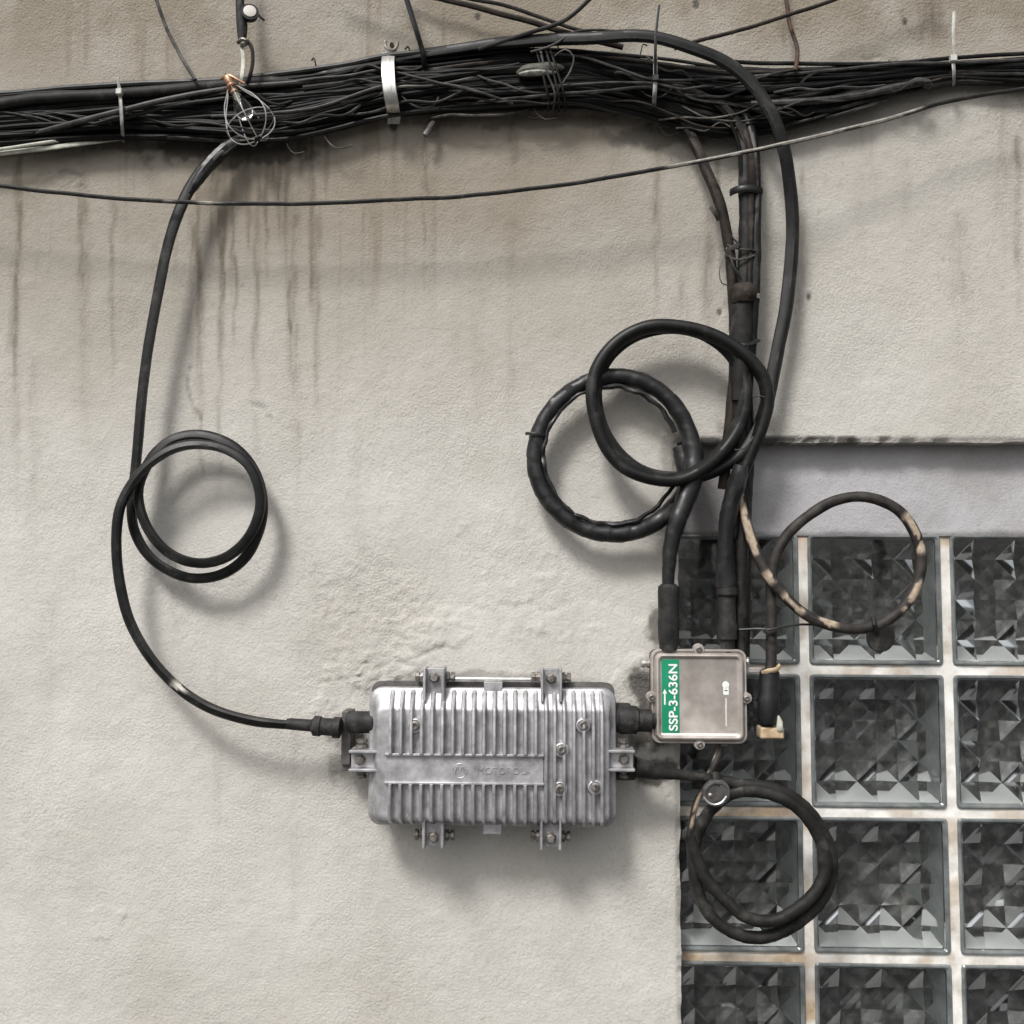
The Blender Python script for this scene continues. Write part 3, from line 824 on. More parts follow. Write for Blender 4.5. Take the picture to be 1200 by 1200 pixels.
cable('cable', [(850, 72, .046), (900, 74, .050), (960, 75, .050), (1050, 74, .048), (1118, 68, .046), (1200, 63, .046), (1400, 55, .046)], 'cable',
      'black cable forming the top edge of the bundle at the right', r=2.6, seg=8, jitter=.0003)
cable('cable', [(870, 140, .05), (930, 132, .056), (980, 128, .056), (1020, 118, .052), (1065, 106, .044), (1118, 95, .04), (1200, 96, .04), (1400, 98, .04)], 'cable_dust',
      'dull cable along the lower edge of the bundle at the right', r=3.0, seg=8, jitter=.0005)
for i, q in enumerate([(920, 146, 985, 128), (958, 140, 1030, 118), (978, 134, 1040, 117)]):
    cable('frayed_strand', [(q[0], q[1], .05), ((q[0] + q[2]) / 2, (q[1] + q[3]) / 2 + 2, .056), (q[2], q[3], .05)], 'cable_grey',
          'short flat strand splitting off the bottom of the bundle at right', 'wire', 'frayed strands under the right of the bundle', r=1.6, seg=6)
cable('tape_curl', [(935, 106, .06), (940, 96, .07), (946, 90, .072), (958, 84, .066)], 'cable_grey', 'curl of loose tape on the right part of the bundle', 'tape', r=1.6, seg=6, flat=.3)
cable('cable_knot', [(1066, 99, .060), (1074, 94, .064), (1083, 95, .066), (1090, 99, .06), (1086, 103, .056)], 'cable_grey', 'small knot at the end of the stout grey-topped cable', 'knot', r=3.4, seg=8, rnoise=.08)
cable('splice', [(606, 86, .066, 3), (614, 84, .070, 7), (632, 82, .072, 8), (648, 80, .07, 7), (660, 80, .064, 3)], 'olive', 'olive taped splice next to the whitish one on the bundle', 'splice', seg=10, rnoise=.06)
cable('splice', [(608, 87, .076, 1.5), (616, 86, .078, 3.5), (626, 85, .079, 4), (638, 85, .078, 3.2), (652, 85, .075, 1.5)], 'grimy_splice', 'whitish wire splice on the middle of the bundle', 'splice', seg=8, rnoise=.08)
cable('loose_wire', [(470, 112, .062), (482, 122, .070), (495, 127, .070), (508, 124, .068), (514, 114, .062)], 'cable_grey', 'thin wire hanging in a small curl below the bundle', 'wire', r=1.2, seg=6)
cable('bare_wire', [(505, 137, .05), (530, 136, .056), (560, 136, .054), (590, 132, .05), (620, 128, .045)], 'wire', 'thin frayed wire along the bundle underside, right of the metal strap', 'wire', r=1.6, seg=6, jitter=.001)
rgl = np.random.default_rng(23)
for k in range(26):
    x = rgl.uniform(150, 1060) if k < 18 else rgl.uniform(520, 960)
    L_ = rgl.uniform(60, 210)
    y0 = rgl.uniform(.12, .9); sl_ = rgl.uniform(-.45, .45)
    pts = []
    for t in np.linspace(0, 1, 6):
        xx = x + L_ * t
        f = np.clip(y0 + sl_ * (t - .5) + rgl.normal(0, .05), .02, .98)
        yy = np.interp(xx, BX, BT) * (1 - f) + np.interp(xx, BX, BB) * f
        pts.append((xx, yy, .058 + .012 * math.sin(PI * t) + rgl.normal(0, .001)))
    cable('loose_wire', pts, ['cable_grey', 'wire', 'cable_dust', 'cable_grey', 'cable_brown'][k % 5], 'thin loose wire straying across the face of the cable bundle', 'wire', 'loose wires straying over the bundle', r=rgl.uniform(.9, 1.9), seg=6, jitter=.0007)
for k in range(12):
    x = rgl.uniform(200, 1000); top = rgl.random() < .45
    yb = np.interp(x, BX, BT if top else BB); dy = -1 if top else 1
    a = rgl.uniform(12, 30); w_ = rgl.uniform(-22, 22)
    cable('stray_strand', [(x, yb - dy * 8, .044), (x + w_ * .4, yb + dy * a * .25, .050), (x + w_, yb + dy * a * .55, .052), (x + w_ * 1.9, yb + dy * a * .45, .050)], ['wire', 'cable_dust', 'cable_brown'][k % 3],
          'short stray strand curling out of the edge of the bundle', 'wire', 'stray strands at the edge of the bundle', r=rgl.uniform(.6, 1.1), seg=6, jitter=.0006)
# wire wrapping near the middle
for i in range(4):
    x = 629 + i * 6
    cable('tie_wire', [(x - 4, 56, .04), (x, 66, .074), (x + 8, 90, .079), (x + 14, 112, .074), (x + 14, 130, .046)], ['cable', 'wire', 'cable_dust', 'cable'][i],
          'dark wire wound round the bundle beside the whitish splice', 'tie', 'wire windings on the middle of the bundle', r=1.5, seg=6, jitter=.0008)
cable('tie_wire', [(650, 66, .074), (662, 58, .080), (672, 66, .080), (668, 84, .078), (655, 104, .074), (648, 124, .05)], 'wire', 'thin wire looped loosely right of the dark windings', 'tie', r=1.1, seg=6)

DOFF = 0.0
# ------------------------------------------------------------------ wires in front and above
cable('span_wire', [(-300, 196, .066), (-60, 214, .066), (0, 218, .066), (60, 225, .066), (140, 233, .066), (220, 237, .067), (300, 239, .066), (380, 238, .065), (470, 233.5, .065), (560, 228, .065), (640, 219, .066),
                    (700, 211, .067), (760, 200, .069), (820, 189, .072), (870, 179, .080), (925, 167, .086), (980, 155, .078), (1040, 140, .07), (1100, 122, .064), (1150, 112, .06), (1200, 104, .058), (1500, 50, .05)],
      'cable_dust', 'single thin wire sagging across the wall below the bundle', 'wire', r=2.7, seg=8, jitter=.0005, peel=[(.60, .765, -.3, 1.1), (.30, .315, 0, .9), (.28, .284, 0, 1)])
cable('wire', [(160, -60, .06), (183, 0, .052), (190, 20, .048), (197, 38, .046), (210, 62, .045), (220, 80, .046), (229, 94, .05)], 'wire', 'thin spliced wire dropping into the bundle left of the bulb cage', 'wire', r=2.2, seg=8, jitter=.0006)
cable('wire', [(455, -60, .05), (474, -8, .05), (480, 10, .052), (488, 36, .056), (494, 56, .048), (496, 64, .046), (497, 72, .040), (497, 82, .03)], 'cable', 'black wire hooked over the bundle right of the metal strap', 'wire', r=3.2, seg=8)
cable('cable', [(380, -50, .05), (470, -14, .05), (530, 2, .048), (600, 20, .046), (650, 34, .044), (690, 46, .042), (730, 56, .035)], 'cable_brown', 'black cable coming down diagonally from the top to the bundle', r=3.6, seg=8, jitter=.0007)
cable('cable', [(470, -30, .032), (540, -4, .030), (590, 6, .030), (640, 22, .030), (700, 42, .03)], 'cable_dust', 'thinner wire close above the descending diagonal cable', r=2.4, seg=8, jitter=.0009)
cable('cable', [(730, -40, .05), (690, 0, .055), (672, 16, .056), (645, 30, .056), (620, 39, .05), (598, 46, .045), (560, 58, .04)], 'cable_dust', 'black wire crossing over the descending diagonal cable', 'wire', r=2.7, seg=8, jitter=.0008)
cable('wire', [(1100, -50, .05), (975, 1, .05), (900, 25, .05), (850, 40, .05), (818, 48, .052), (790, 58, .045)], 'cable_brown', 'straight dark wire rising rightward from behind the big curve', 'wire', r=2.5, seg=8, jitter=.0005)
cable('rusty_wire', [(914, -50, .03), (922, 0, .03), (925, 20, .032), (929, 38, .034), (934, 54, .036), (934, 70, .04), (930, 84, .042)], 'rust', 'short rust-brown wire coming down at top right', 'wire', r=2.6, seg=8, jitter=.0009)

# hanging cable clamp, top left
def hanging_clamp():
    root = thing('hanging_clamp', P(288, 40, .05), 'dark hanging clamp with pale round face above the bulb cage', 'clamp')
    mb = MB(); tube(mb, [(279, -60, .046, 5), (281, 0, .046, 5), (282, 14, .048, 5.5), (284, 30, .05, 6.5), (284, 40, .05, 5.5), (283, 46, .05, 4)], seg=10, rnoise=.05)
    mb.build('strap', M['rubber'], root)
    mb = MB(); lathe(mb, P(293, 19, .052), (.25, -1, .12), [(0, R(9)), (.008, R(10.5)), (.011, R(10.5)), (.011, R(8))], 20)
    b = mb.build('collar', M['rubber'], root)
    mb = MB(); lathe(mb, P(293, 19, .052) + Vector((.0027, -.0108, .0013)), (.25, -1, .12), [(0, R(7.8)), (.001, R(7.6)), (.0018, R(5))], 20)
    mb.build('pale_face', M['grey_print'], root)
    mb = MB(); tube(mb, [(298, 10, .06), (305, 20, .058), (310, 24, .056)], r=1.6, seg=6); mb.build('prong', M['rubber'], root)
    mb = MB(); tube(mb, [(279, 50, .052), (283, 46, .058), (288, 47, .058), (288, 52, .054), (282, 53, .052)], r=2.4, seg=8); mb.build('shackle', M['bolt'], root)
    mb = MB(); tube(mb, [(283, 52, .05), (285, 70, .05), (283, 92, .055), (281, 100, .05)], r=2.6, seg=6, flat=.4); mb.build('hanger_strip', M['cable_pale'], root)
    mb = MB(); tube(mb, [(290, 48, .052), (295, 56, .054), (296, 74, .056), (293, 88, .058), (289, 98, .052)], r=2.4, seg=8); mb.build('hanger_wire', M['cable'], root)
hanging_clamp()

DOFF = .022
# bulb in a wire cage
def bulb_cage():
    A = P(267, 92, .082); Bv = P(301, 160, .088)
    axis = (Bv - A); L = axis.length; x, y, a = frame_of(axis)
    root = thing('caged_bulb', A, 'clear light bulb in a bare wire cage hanging on the bundle', 'lamp')
    mb = MB(); k = L
    lathe(mb, A - a * .004, a, [(0, R(3)), (.002, R(5)), (.010, R(5.4)), (.014, R(4.6)), (.016, R(6)), (.022, R(6)), (.023, R(4.8)), (.028, R(5.2)), (.030, R(4))], 18)
    mb.build('socket', M['brass'], root)
    mb = MB(); tube(mb, [tuple(A + x * (.009 * math.cos(t)) + y * (.009 * math.sin(t)) + a * .016) for t in np.linspace(0, 2 * PI, 14)], r=.0014, seg=6, raw=True, step=.002)
    for sgn in (-1, 1):
        mb.v  # clamp ears
    mb.build('clamp_ring', M['brass'], root)
    mb = MB(); tube(mb, [(258, 93, .076), (263, 90, .080), (268, 88, .084), (276, 92, .084), (287, 98, .082)], r=1.7, seg=8); mb.build('clamp_arm', M['brass'], root)
    mb = MB()
    lathe(mb, A + a * .026, a, [(0, .0050), (.004, .0052), (.012, .0085), (.022, .0120), (.030, .0126), (.037, .0105), (.042, .006), (.0435, .001)], 24)
    mb.build('bulb', M['bulb'], root, smooth=60)
    mb = MB(); lathe(mb, A + a * .024, a, [(0, .0030), (.012, .0028), (.020, .0012), (.026, .0006)], 8); mb.build('filament_stem', M['cable_pale'], root)
    prof = [(.016, .0085), (.026, .016), (.040, .0265), (.055, .0335), (.068, .0345), (.078, .029), (.085, .018), (.088, .006)]
    s = L / .084
    for i in range(7):
        t = 2 * PI * i / 7 + .3
        mb = MB(); tube(mb, [tuple(A + a * (h * s) + x * (r * .86 * s * math.cos(t)) + y * (r * .86 * s * math.sin(t))) for h, r in prof], r=.00085, seg=6, raw=True, step=.003)
        mb.build('cage_wire', M['chrome'], root)
    for h, r in ((.066, .0346),):
        mb = MB(); tube(mb, [tuple(A + a * (h * s) + x * (r * .86 * s * math.cos(t)) + y * (r * .86 * s * math.sin(t))) for t in np.linspace(0, 2 * PI, 26)], r=.00085, seg=6, raw=True, step=.004)
        mb.build('cage_ring', M['chrome'], root)
bulb_cage()

# silver strap
def strap():
    root = thing('metal_strap', P(457, 100, .03), 'silver metal strap holding the bundle against the wall', 'strap')
    prof = [(455, 62, .030), (455, 67, .060), (454.5, 74, .073), (455, 90, .0795), (457, 108, .0785), (459.5, 122, .070), (461, 131, .054), (462, 137, .034), (461, 145, .026)]
    mb = MB()
    c = catmull([(*P(*p), 0) for p in prof], .004)[:, :3]
    w = R(8.2)
    n = len(c); T = np.gradient(c, axis=0); T /= np.linalg.norm(T, axis=1)[:, None]
    nrm = np.cross(np.array([1.0, 0, 0])[None, :], T); nrm /= np.linalg.norm(nrm, axis=1)[:, None]
    vs, fs = [], []
    sec = [(-1, 0), (-.92, .6), (-.3, .75), (-.25, 1), (.25, 1), (.3, .75), (.92, .6), (1, 0), (.9, -.4), (-.9, -.4)]
    for i in range(n):
        for u, v in sec:
            vs.append(c[i] + np.array([w * u, 0, 0]) - nrm[i] * v * .0016 * (1 if nrm[i][1] > 0 else -1))
    m_ = len(sec)
    for i in range(n - 1):
        for j in range(m_):
            q = (j + 1) % m_
            fs.append((i * m_ + j, i * m_ + q, (i + 1) * m_ + q, (i + 1) * m_ + j))
    fs += [tuple(range(m_)), tuple((n - 1) * m_ + j for j in range(m_))]
    mb.add(vs, fs); mb.build('band', M['zinc'], root)
    mb = MB(); lathe(mb, P(460, 137, .034), (0, -1, .15), [(0, R(3.6)), (.005, R(3.6)), (.007, R(2.4))], 8); mb.build('screw', M['chrome'], root)
strap()
DOFF = 0.0
def nail():
    root = thing('wall_hook', P(459, 52, 0), 'small rusty hook fixed above the metal strap', 'hook')
    mb = MB(); cyl(mb, P(459, 53, -.005), P(459, 52, .022), R(2.6), 10); mb.build('shank', M['rust'], root)
    mb = MB(); tube(mb, [(452, 48, .020), (452, 55, .022), (457, 59, .023), (464, 57, .022), (466, 50, .020)], r=2.0, seg=8); mb.build('hook_ring', M['bolt'], root)
nail()
def peg():
    mb = MB(); tube(mb, [(511, 139, .006, 3), (508, 144, .016, 4), (503, 152, .022, 4.2), (498, 159, .024, 3.2)], seg=10, rnoise=.06)
    tag(mb.build('wall_peg', M['alu_dark']), 'short dull peg sticking out under the bundle', 'peg')
peg()

DOFF = .022
# ties
def tie(name, tail, head, band, mt, mh, label, r=2.4):
    root = thing(name, P(*head), label, 'cable tie', None)
    mb = MB(); tube(mb, tail, r=r * .8, seg=6, flat=.45); mb.build('tail', M[mt], root)
    mb = MB(); p = P(*head); w = R(r * 1.5); rbox(mb, p.x - w, p.z - w, p.x + w, p.z + w, -p.y - .003, -p.y + .004, .0012); mb.build('head', M[mt], root)
    mb = MB(); tube(mb, band, r=r, seg=8, flat=.4); mb.build('band', M[mh], root)
tie('cable_tie', [(141, 108, .078), (139, 99, .082), (138, 90, .084)], (140, 108, .078), [(139, 98, .04), (140, 106, .068), (141, 116, .076), (142, 130, .079), (143, 146, .074), (144, 160, .05), (144, 166, .03)], 'tiewhite', 'tiegrey',
    'white nylon tie round the left end of the bundle')
tie('cable_tie', [(1118, 66, .062), (1117, 40, .066), (1118, 14, .064)], (1117, 69, .060), [(1117, 64, .03), (1117, 72, .056), (1118, 82, .062), (1118, 92, .058), (1118, 99, .04)], 'tiewhite', 'tiegrey',
    'white nylon tie with a long upright tail at the right', 2.6)
tie('cable_tie', [(768, 88, .082), (768, 60, .092), (769, 35, .094), (772, 6, .090)], (768, 92, .081), [(768, 64, .05), (768, 80, .076), (768, 95, .080), (767, 112, .076), (766, 128, .05)], 'tape', 'tiegrey',
    'black tie with a long upright tail in front of the big curved cable', 2.6)

DOFF = 0.0
# ------------------------------------------------------------------ the long cables
def z4(x, y, d, *r): return (100 + x / 2.667, 450 + y / 2.667, d, *r)
def z5(x, y, d, *r): return (580 + x / 3, 340 + y / 3, d, *r)
def z7(x, y, d, *r): return (720 + x / 3, 560 + y / 3, d, *r)
def z8(x, y, d, *r): return (740 + x / 2.609, 850 + y / 2.609, d, *r)
def zt(x, y, d, *r): return (740 + x / 4, 480 + y / 4, d, *r)

def coax():
    root = thing('coaxial_cable', P(231, 595, .04), 'black cable with a double loop running into the left of the ribbed housing', 'cable')
    pts = [(330, 140, .012, 6), (300, 152, .018, 6.5), (276, 166, .026, 7), (258, 180, .032, 7.5), (240, 198, .038, 7), (222, 225, .041, 7), (207, 258, .045, 6.5), (195, 297, .046, 6.3), (184, 345, .045, 6.3), (175, 400, .044), (168, 455, .043),
           (163, 510, .042), (158, 560, .038), z4(150, 385, .036), z4(165, 470, .034), z4(210, 545, .034), z4(280, 590, .034), z4(350, 606, .035), z4(430, 592, .036), z4(500, 540, .036), z4(545, 455, .037), z4(556, 370, .037), z4(535, 275, .037),
           z4(490, 212, .037), z4(425, 172, .037), z4(350, 158, .037), z4(275, 174, .038), z4(215, 220, .040), z4(172, 300, .043), z4(165, 370, .046), z4(188, 450, .048), z4(245, 520, .049), z4(315, 556, .05), z4(380, 561, .05),
           z4(450, 535, .05), z4(515, 470, .05), z4(545, 390, .05), z4(537, 315, .051), z4(505, 252, .052), z4(440, 208, .052), z4(360, 192, .053), z4(280, 203, .055), z4(205, 245, .058), z4(155, 300, .060), z4(115, 380, .060), z4(101, 470, .058),
           z4(101, 560, .056), z4(112, 640, .055), z4(135, 725, .055), z4(175, 805, .055), z4(230, 885, .056), z4(300, 955, .056), z4(380, 1005, .057), z4(460, 1035, .058), z4(540, 1053, .058), z4(610, 1060, .058, 5.5), z4(650, 1062, .058, 5.5)]
    pts = [p if len(p) > 3 else (*p, 6.0) for p in pts]
    mb = MB()
    tube(mb, pts, seg=16, step=.004, wob=.0011, ridge=.30, rphase=-.9, rtwist=.35, rnoise=.012, peel=[(.921, .929, -.2, .6)])
    mb.build('jacket', M['cable'], root)
    mb = MB(); tube(mb, [(300, 153, .020, 4), (275, 166.5, .028, 7), (256, 182, .034, 8), (238, 202, .040, 7.6), (222, 227, .045, 4)], seg=10, tape=.14, tpitch=.014, rnoise=.03); mb.build('tape_wrap', M['tape'], root)
    mb = MB(); tube(mb, [(250, 188, .044, 2), (256, 181, .045, 3), (262, 177, .044, 2)], seg=6, flat=.5); mb.build('tape_flap', M['cable_grey'], root)
    # connector at the housing
    mb = MB(); y = P(370, 849, .058)
    a = P(336, 848, .058); b = P(400, 853, .058)
    L = (b - a).length
    lathe(mb, a, b - a, [(0, R(5.8)), (.004, R(6.6)), (L * .44, R(7)), (L * .48, R(9)), (L * .50, R(11.5)), (L * .62, R(11.5)), (L * .64, R(10)), (L * .84, R(10)), (L * .86, R(12)), (L * .98, R(12)), (L, R(9))], 18)
    mb.build('connector', M['rubber'], root)
coax()

def big_cable():
    root = thing('heavy_cable', P(800, 475, .06), 'heavy black cable arching over the bundle and down into a big double loop', 'cable')
    pts = [(250, 112, .014, 5), (340, 100, .022, 6), (400, 84, .026, 7), (460, 70, .026, 7), (540, 58, .032, 7), (610, 48, .038, 7.5), (680, 43, .050, 7.5), (740, 43, .062, 7.5), (795, 50, .066, 7.5), (842, 67, .066), (878, 96, .064), (903, 132, .064), (918, 175, .056), (926, 225, .044), (929, 270, .036), (926, 320, .034),
           (918, 385, .036), (908, 440, .038), z5(962, 400, 0.040), z5(935, 480, 0.040), z5(880, 560, 0.040), z5(800, 622, 0.040), z5(715, 660, 0.040), z5(630, 670, 0.040), z5(530, 650, 0.040), z5(440, 590, 0.040), z5(375, 500, 0.040), z5(348, 400, 0.040), z5(358, 310, 0.040), z5(400, 230, 0.040),
           z5(470, 170, 0.040), z5(560, 138, 0.040), z5(650, 132, 0.041), z5(735, 152, 0.042), z5(810, 200, 0.044), z5(865, 275, 0.046), z5(885, 360, 0.048), z5(872, 450, 0.050), z5(825, 540, 0.052), z5(745, 618, 0.054), z5(650, 664, 0.056), z5(560, 664, 0.056), z5(460, 625, 0.056), z5(385, 545, 0.056), z5(345, 440, 0.056), z5(343, 350, 0.056),
           z5(370, 260, 0.056), z5(435, 182, 0.056), z5(525, 138, 0.056), z5(620, 128, 0.056), z5(720, 140, 0.056), z5(800, 172, 0.056), z5(875, 232, 0.056), z5(935, 310, 0.054), z5(960, 400, 0.051), z5(945, 480, 0.048), z5(905, 570, 0.044), z5(872, 640, 0.040), z5(848, 720, 0.038), z5(838, 790, 0.038), z5(828, 870, 0.038)]
    pts = [p if len(p) > 3 else (*p, 7.6) for p in pts]
    mb = MB()
    tube(mb, pts, seg=16, step=.0045, wob=.0014, ridge=.24, rphase=.7, rtwist=.5, rnoise=.012, peel=None)
    mb.build('jacket', M['cable'], root)
    mb = MB(); tube(mb, [zt(515, 260, .062, 8), zt(500, 330, .058, 11), zt(470, 420, .055, 10), zt(450, 520, .052, 10), zt(440, 620, .050, 9), zt(440, 740, .046, 11), zt(445, 830, .044, 12)], seg=14, tape=.12, tpitch=.016, rnoise=.03); mb.build('tape_wrap', M['tape'], root)
    mb = MB(); a = P(852, 686, .044); b = P(852, 764, .04); L = (b - a).length
    lathe(mb, a, b - a, [(0, R(10)), (.003, R(12)), (.012, R(12.5)), (.016, R(10)), (L * .55, R(10.5)), (L * .6, R(12)), (L * .8, R(12)), (L * .82, R(9)), (L, R(9))], 18); mb.build('connector', M['rubber'], root)
    mb = MB(); tube(mb, [(861, 527, .080), (868, 527, .083), (876, 522, .081), (883, 512, .076)], r=.9, seg=6); mb.build('binding_wire', M['cable_grey'], root)
    mb = MB(); tube(mb, [(882, 466, .07), (888, 464, .074), (896, 465, .074)], r=.8, seg=6); mb.build('binding_wire', M['cable_grey'], root)
big_cable()

def taped_coil():
    root = thing('taped_coil', P(717, 535, .045), 'taped black cable coil hanging left behind the big double loop', 'cable')
    pts = [z5(608, 1060, .052, 7), z5(610, 1000, .052, 7.5), z5(618, 900, .052, 9), z5(645, 800, .052, 11), z5(680, 710, .044, 12), z5(700, 630, .040, 12), z5(692, 540, .036, 10.5), z5(660, 450, .034), z5(600, 372, .034), z5(520, 322, .034), z5(430, 303, .034), z5(340, 318, .034), z5(255, 366, .034), z5(185, 440, .034), z5(148, 530, .034),
           z5(142, 620, .034), z5(170, 710, .034), z5(230, 785, .034), z5(310, 838, .034), z5(410, 858, .034), z5(500, 848, .034), z5(580, 808, .044), z5(635, 755, .030), z5(675, 690, .026), z5(668, 610, .024, 11), z5(650, 550, .022, 9)]
    pts = [p if len(p) > 3 else (*p, 10) for p in pts]
    mb = MB(); tube(mb, pts, seg=18, step=.0028, tape=.07, tpitch=.026, rnoise=.022)
    mb.build('tape_wrap', M['tape'], root)
    mb = MB()
    # ragged inner edge of the wrapping
    q = []
    for i, t in enumerate(np.linspace(.35, 2 * PI * .93, 46)):
        rr = 79.5 + .7 * math.sin(i * 2.3) + random.uniform(-.9, .9)
        q.append((716.5 + rr * math.cos(-t), 534 + rr * math.sin(-t) * 1.02, .039 + random.uniform(-.002, .003), random.uniform(2.4, 3.4)))
    tube(mb, q, seg=8, step=.004, rnoise=.10, tape=.2, tpitch=.012); mb.build('inner_strand', M['tape'], root)
    mb = MB(); a = P(783.5, 684, .052); b = P(783.5, 762, .046); L = (b - a).length
    lathe(mb, a, b - a, [(0, R(8)), (.004, R(12)), (L * .12, R(12.5)), (L * .5, R(11.8)), (L * .55, R(12.6)), (L * .8, R(12)), (L, R(10))], 18); mb.build('connector', M['rubber'], root)
    mb = MB(); tube(mb, [(616, 508, .044), (622, 508, .048), (632, 509, .049), (639, 511, .042)], r=2.2, seg=6, flat=.5); mb.build('tie', M['tape'], root)
taped_coil()

# vertical risers
cable('riser_cable', [(700, 108, .008), (780, 116, .010), (836, 126, .016), (862, 146, .028), (872, 180, .038), (873, 230, .042), (873, 300, .044), (871, 350, .044), (868, 400, .042), (867, 450, .04), (866, 500, .036), (866, 560, .034), (868, 640, .034), (869, 770, .03)], 'cable_dust',
      'thick dull riser dropping from the bundle behind the big double loop', r=8.2, seg=14, rnoise=.045, tape=.07, tpitch=.024, jitter=.0008)
cable('riser_cable', [(740, 96, .008), (820, 108, .012), (868, 128, .022), (882, 165, .034), (886, 210, .042), (886, 260, .046), (885, 320, .044), (882, 380, .040), (877, 440, .038), (876, 500, .03), (876, 600, .028), (873, 700, .028), (873, 775, .026)], 'cable',
      'black riser dropping from the bundle at the right side of the dull riser', r=6.6, seg=12, rnoise=.04, tape=.06, tpitch=.03, jitter=.0008)
cable('riser_cable', [(700, 108, .006), (760, 122, .008), (798, 140, .014), (814, 168, .028), (828, 200, .038), (840, 228, .045), (849, 255, .045), (855, 285, .044), (858, 325, .044), (861, 370, .042), (860, 430, .038), (856, 490, .034), (851, 540, .03), (846, 575, .026)], 'cable_brown',
      'peeling brown-black riser slanting down to join the other two', r=6.4, seg=12, rnoise=.04, jitter=.0008, peel=[(.50, .56, 2.6, .5)])
cable('riser_cable', [(780, 120, .010), (840, 128, .020), (872, 152, .040), (879, 196, .050), (880, 250, .050), (878, 310, .048), (875, 370, .044), (872, 430, .040), (870, 480, .036)], 'cable_brown',
      'brown-black riser squeezed between the dull riser and the right one', r=4.2, seg=10, rnoise=.05, jitter=.001)
cable('binding_tape', [(856, 226, .040), (864, 222, .055), (880, 221, .058), (893, 224, .046)], 'tape', 'strip of black tape round the risers above the binding wires', 'tape', r=4.5, seg=8, flat=.35)
cable('binding_tape', [(855, 398, .036), (864, 402, .054), (878, 402, .054), (888, 398, .040)], 'tape', 'strip of black tape round the risers inside the big double loop', 'tape', r=4.5, seg=8, flat=.35)
cable('thin_cable', [(838, 235, .046), (846, 262, .048), (856, 276, .050), (866, 286, .05)], 'wire', 'thin wire slanting from the peeling riser to the dull riser', 'wire', r=1.2, seg=6)
cable('thin_cable', [(858, 440, .03), (854, 480, .03), (851, 520, .028), (850, 545, .026), (856, 566, .03), (862, 580, .04)], 'cable', 'thin dark cable bowed out left of the risers beneath the double loop', r=2.6, seg=8)
cable('thin_cable', [(872, 560, .038), (876, 600, .036), (877, 660, .034), (876, 720, .03), (874, 775, .026)], 'cable', 'thin black cable running straight down beside the tan peeled cable', r=3.5, seg=8, jitter=.0006)
def collar():
    root = thing('pipe_collar', P(870, 345, .045), 'brown taped collar round the risers above the double loop', 'collar')
    mb = MB(); tube(mb, [(871, 334, .046, 13), (871, 339, .046, 16), (870, 350, .046, 16), (870, 356, .046, 13.5)], seg=18, rnoise=.02, step=.003); mb.build('band', M['cable_brown'], root)
    mb = MB(); tube(mb, [(869, 356, .044, 13), (869, 390, .043, 13.5), (868, 430, .041, 13), (867, 470, .038, 12)], seg=16, tape=.06, tpitch=.03, rnoise=.02); mb.build('sleeve', M['cable_dust'], root)
    mb = MB(); cyl(mb, P(889, 347, .03), P(889, 347, .052), R(3), 10); mb.build('bolt', M['bolt'], root)
collar()
for i, q in enumerate([[(852, 287, .052), (866, 292, .056), (882, 293, .054), (890, 297, .046)], [(850, 298, .05), (862, 304, .056), (878, 302, .055), (889, 295, .045)]]):
    cable('binding_wire', q, 'wire', ['dark wire bound round the risers, upper of two', 'dark wire bound round the risers, lower of two'][i], 'wire', r=1.2, seg=6)
cable('wire_tangle', [(852, 290, .056), (846, 305, .060), (843, 320, .06), (846, 332, .058), (853, 334, .056)], 'wire', 'thin curled wire end left of the risers above the collar', 'wire', r=.8, seg=6)
cable('wire_tangle', [(856, 300, .06), (860, 312, .064), (866, 322, .062), (869, 328, .058)], 'cable_grey', 'pale bent wire end crossing the risers above the collar', 'wire', r=1.3, seg=6)
cable('tape_scrap', [(850, 296, .058), (856, 291, .062), (863, 288, .062), (866, 285, .058)], 'cable_grey', 'pale scrap of tape stuck on the peeling riser', 'tape', r=3.0, seg=6, flat=.3)
cable('tape_scrap', [(833, 243, .052), (838, 250, .056), (842, 258, .052)], 'cable_brown', 'brown flap of jacket peeling off the slanting riser', 'tape', r=2.6, seg=6, flat=.4)

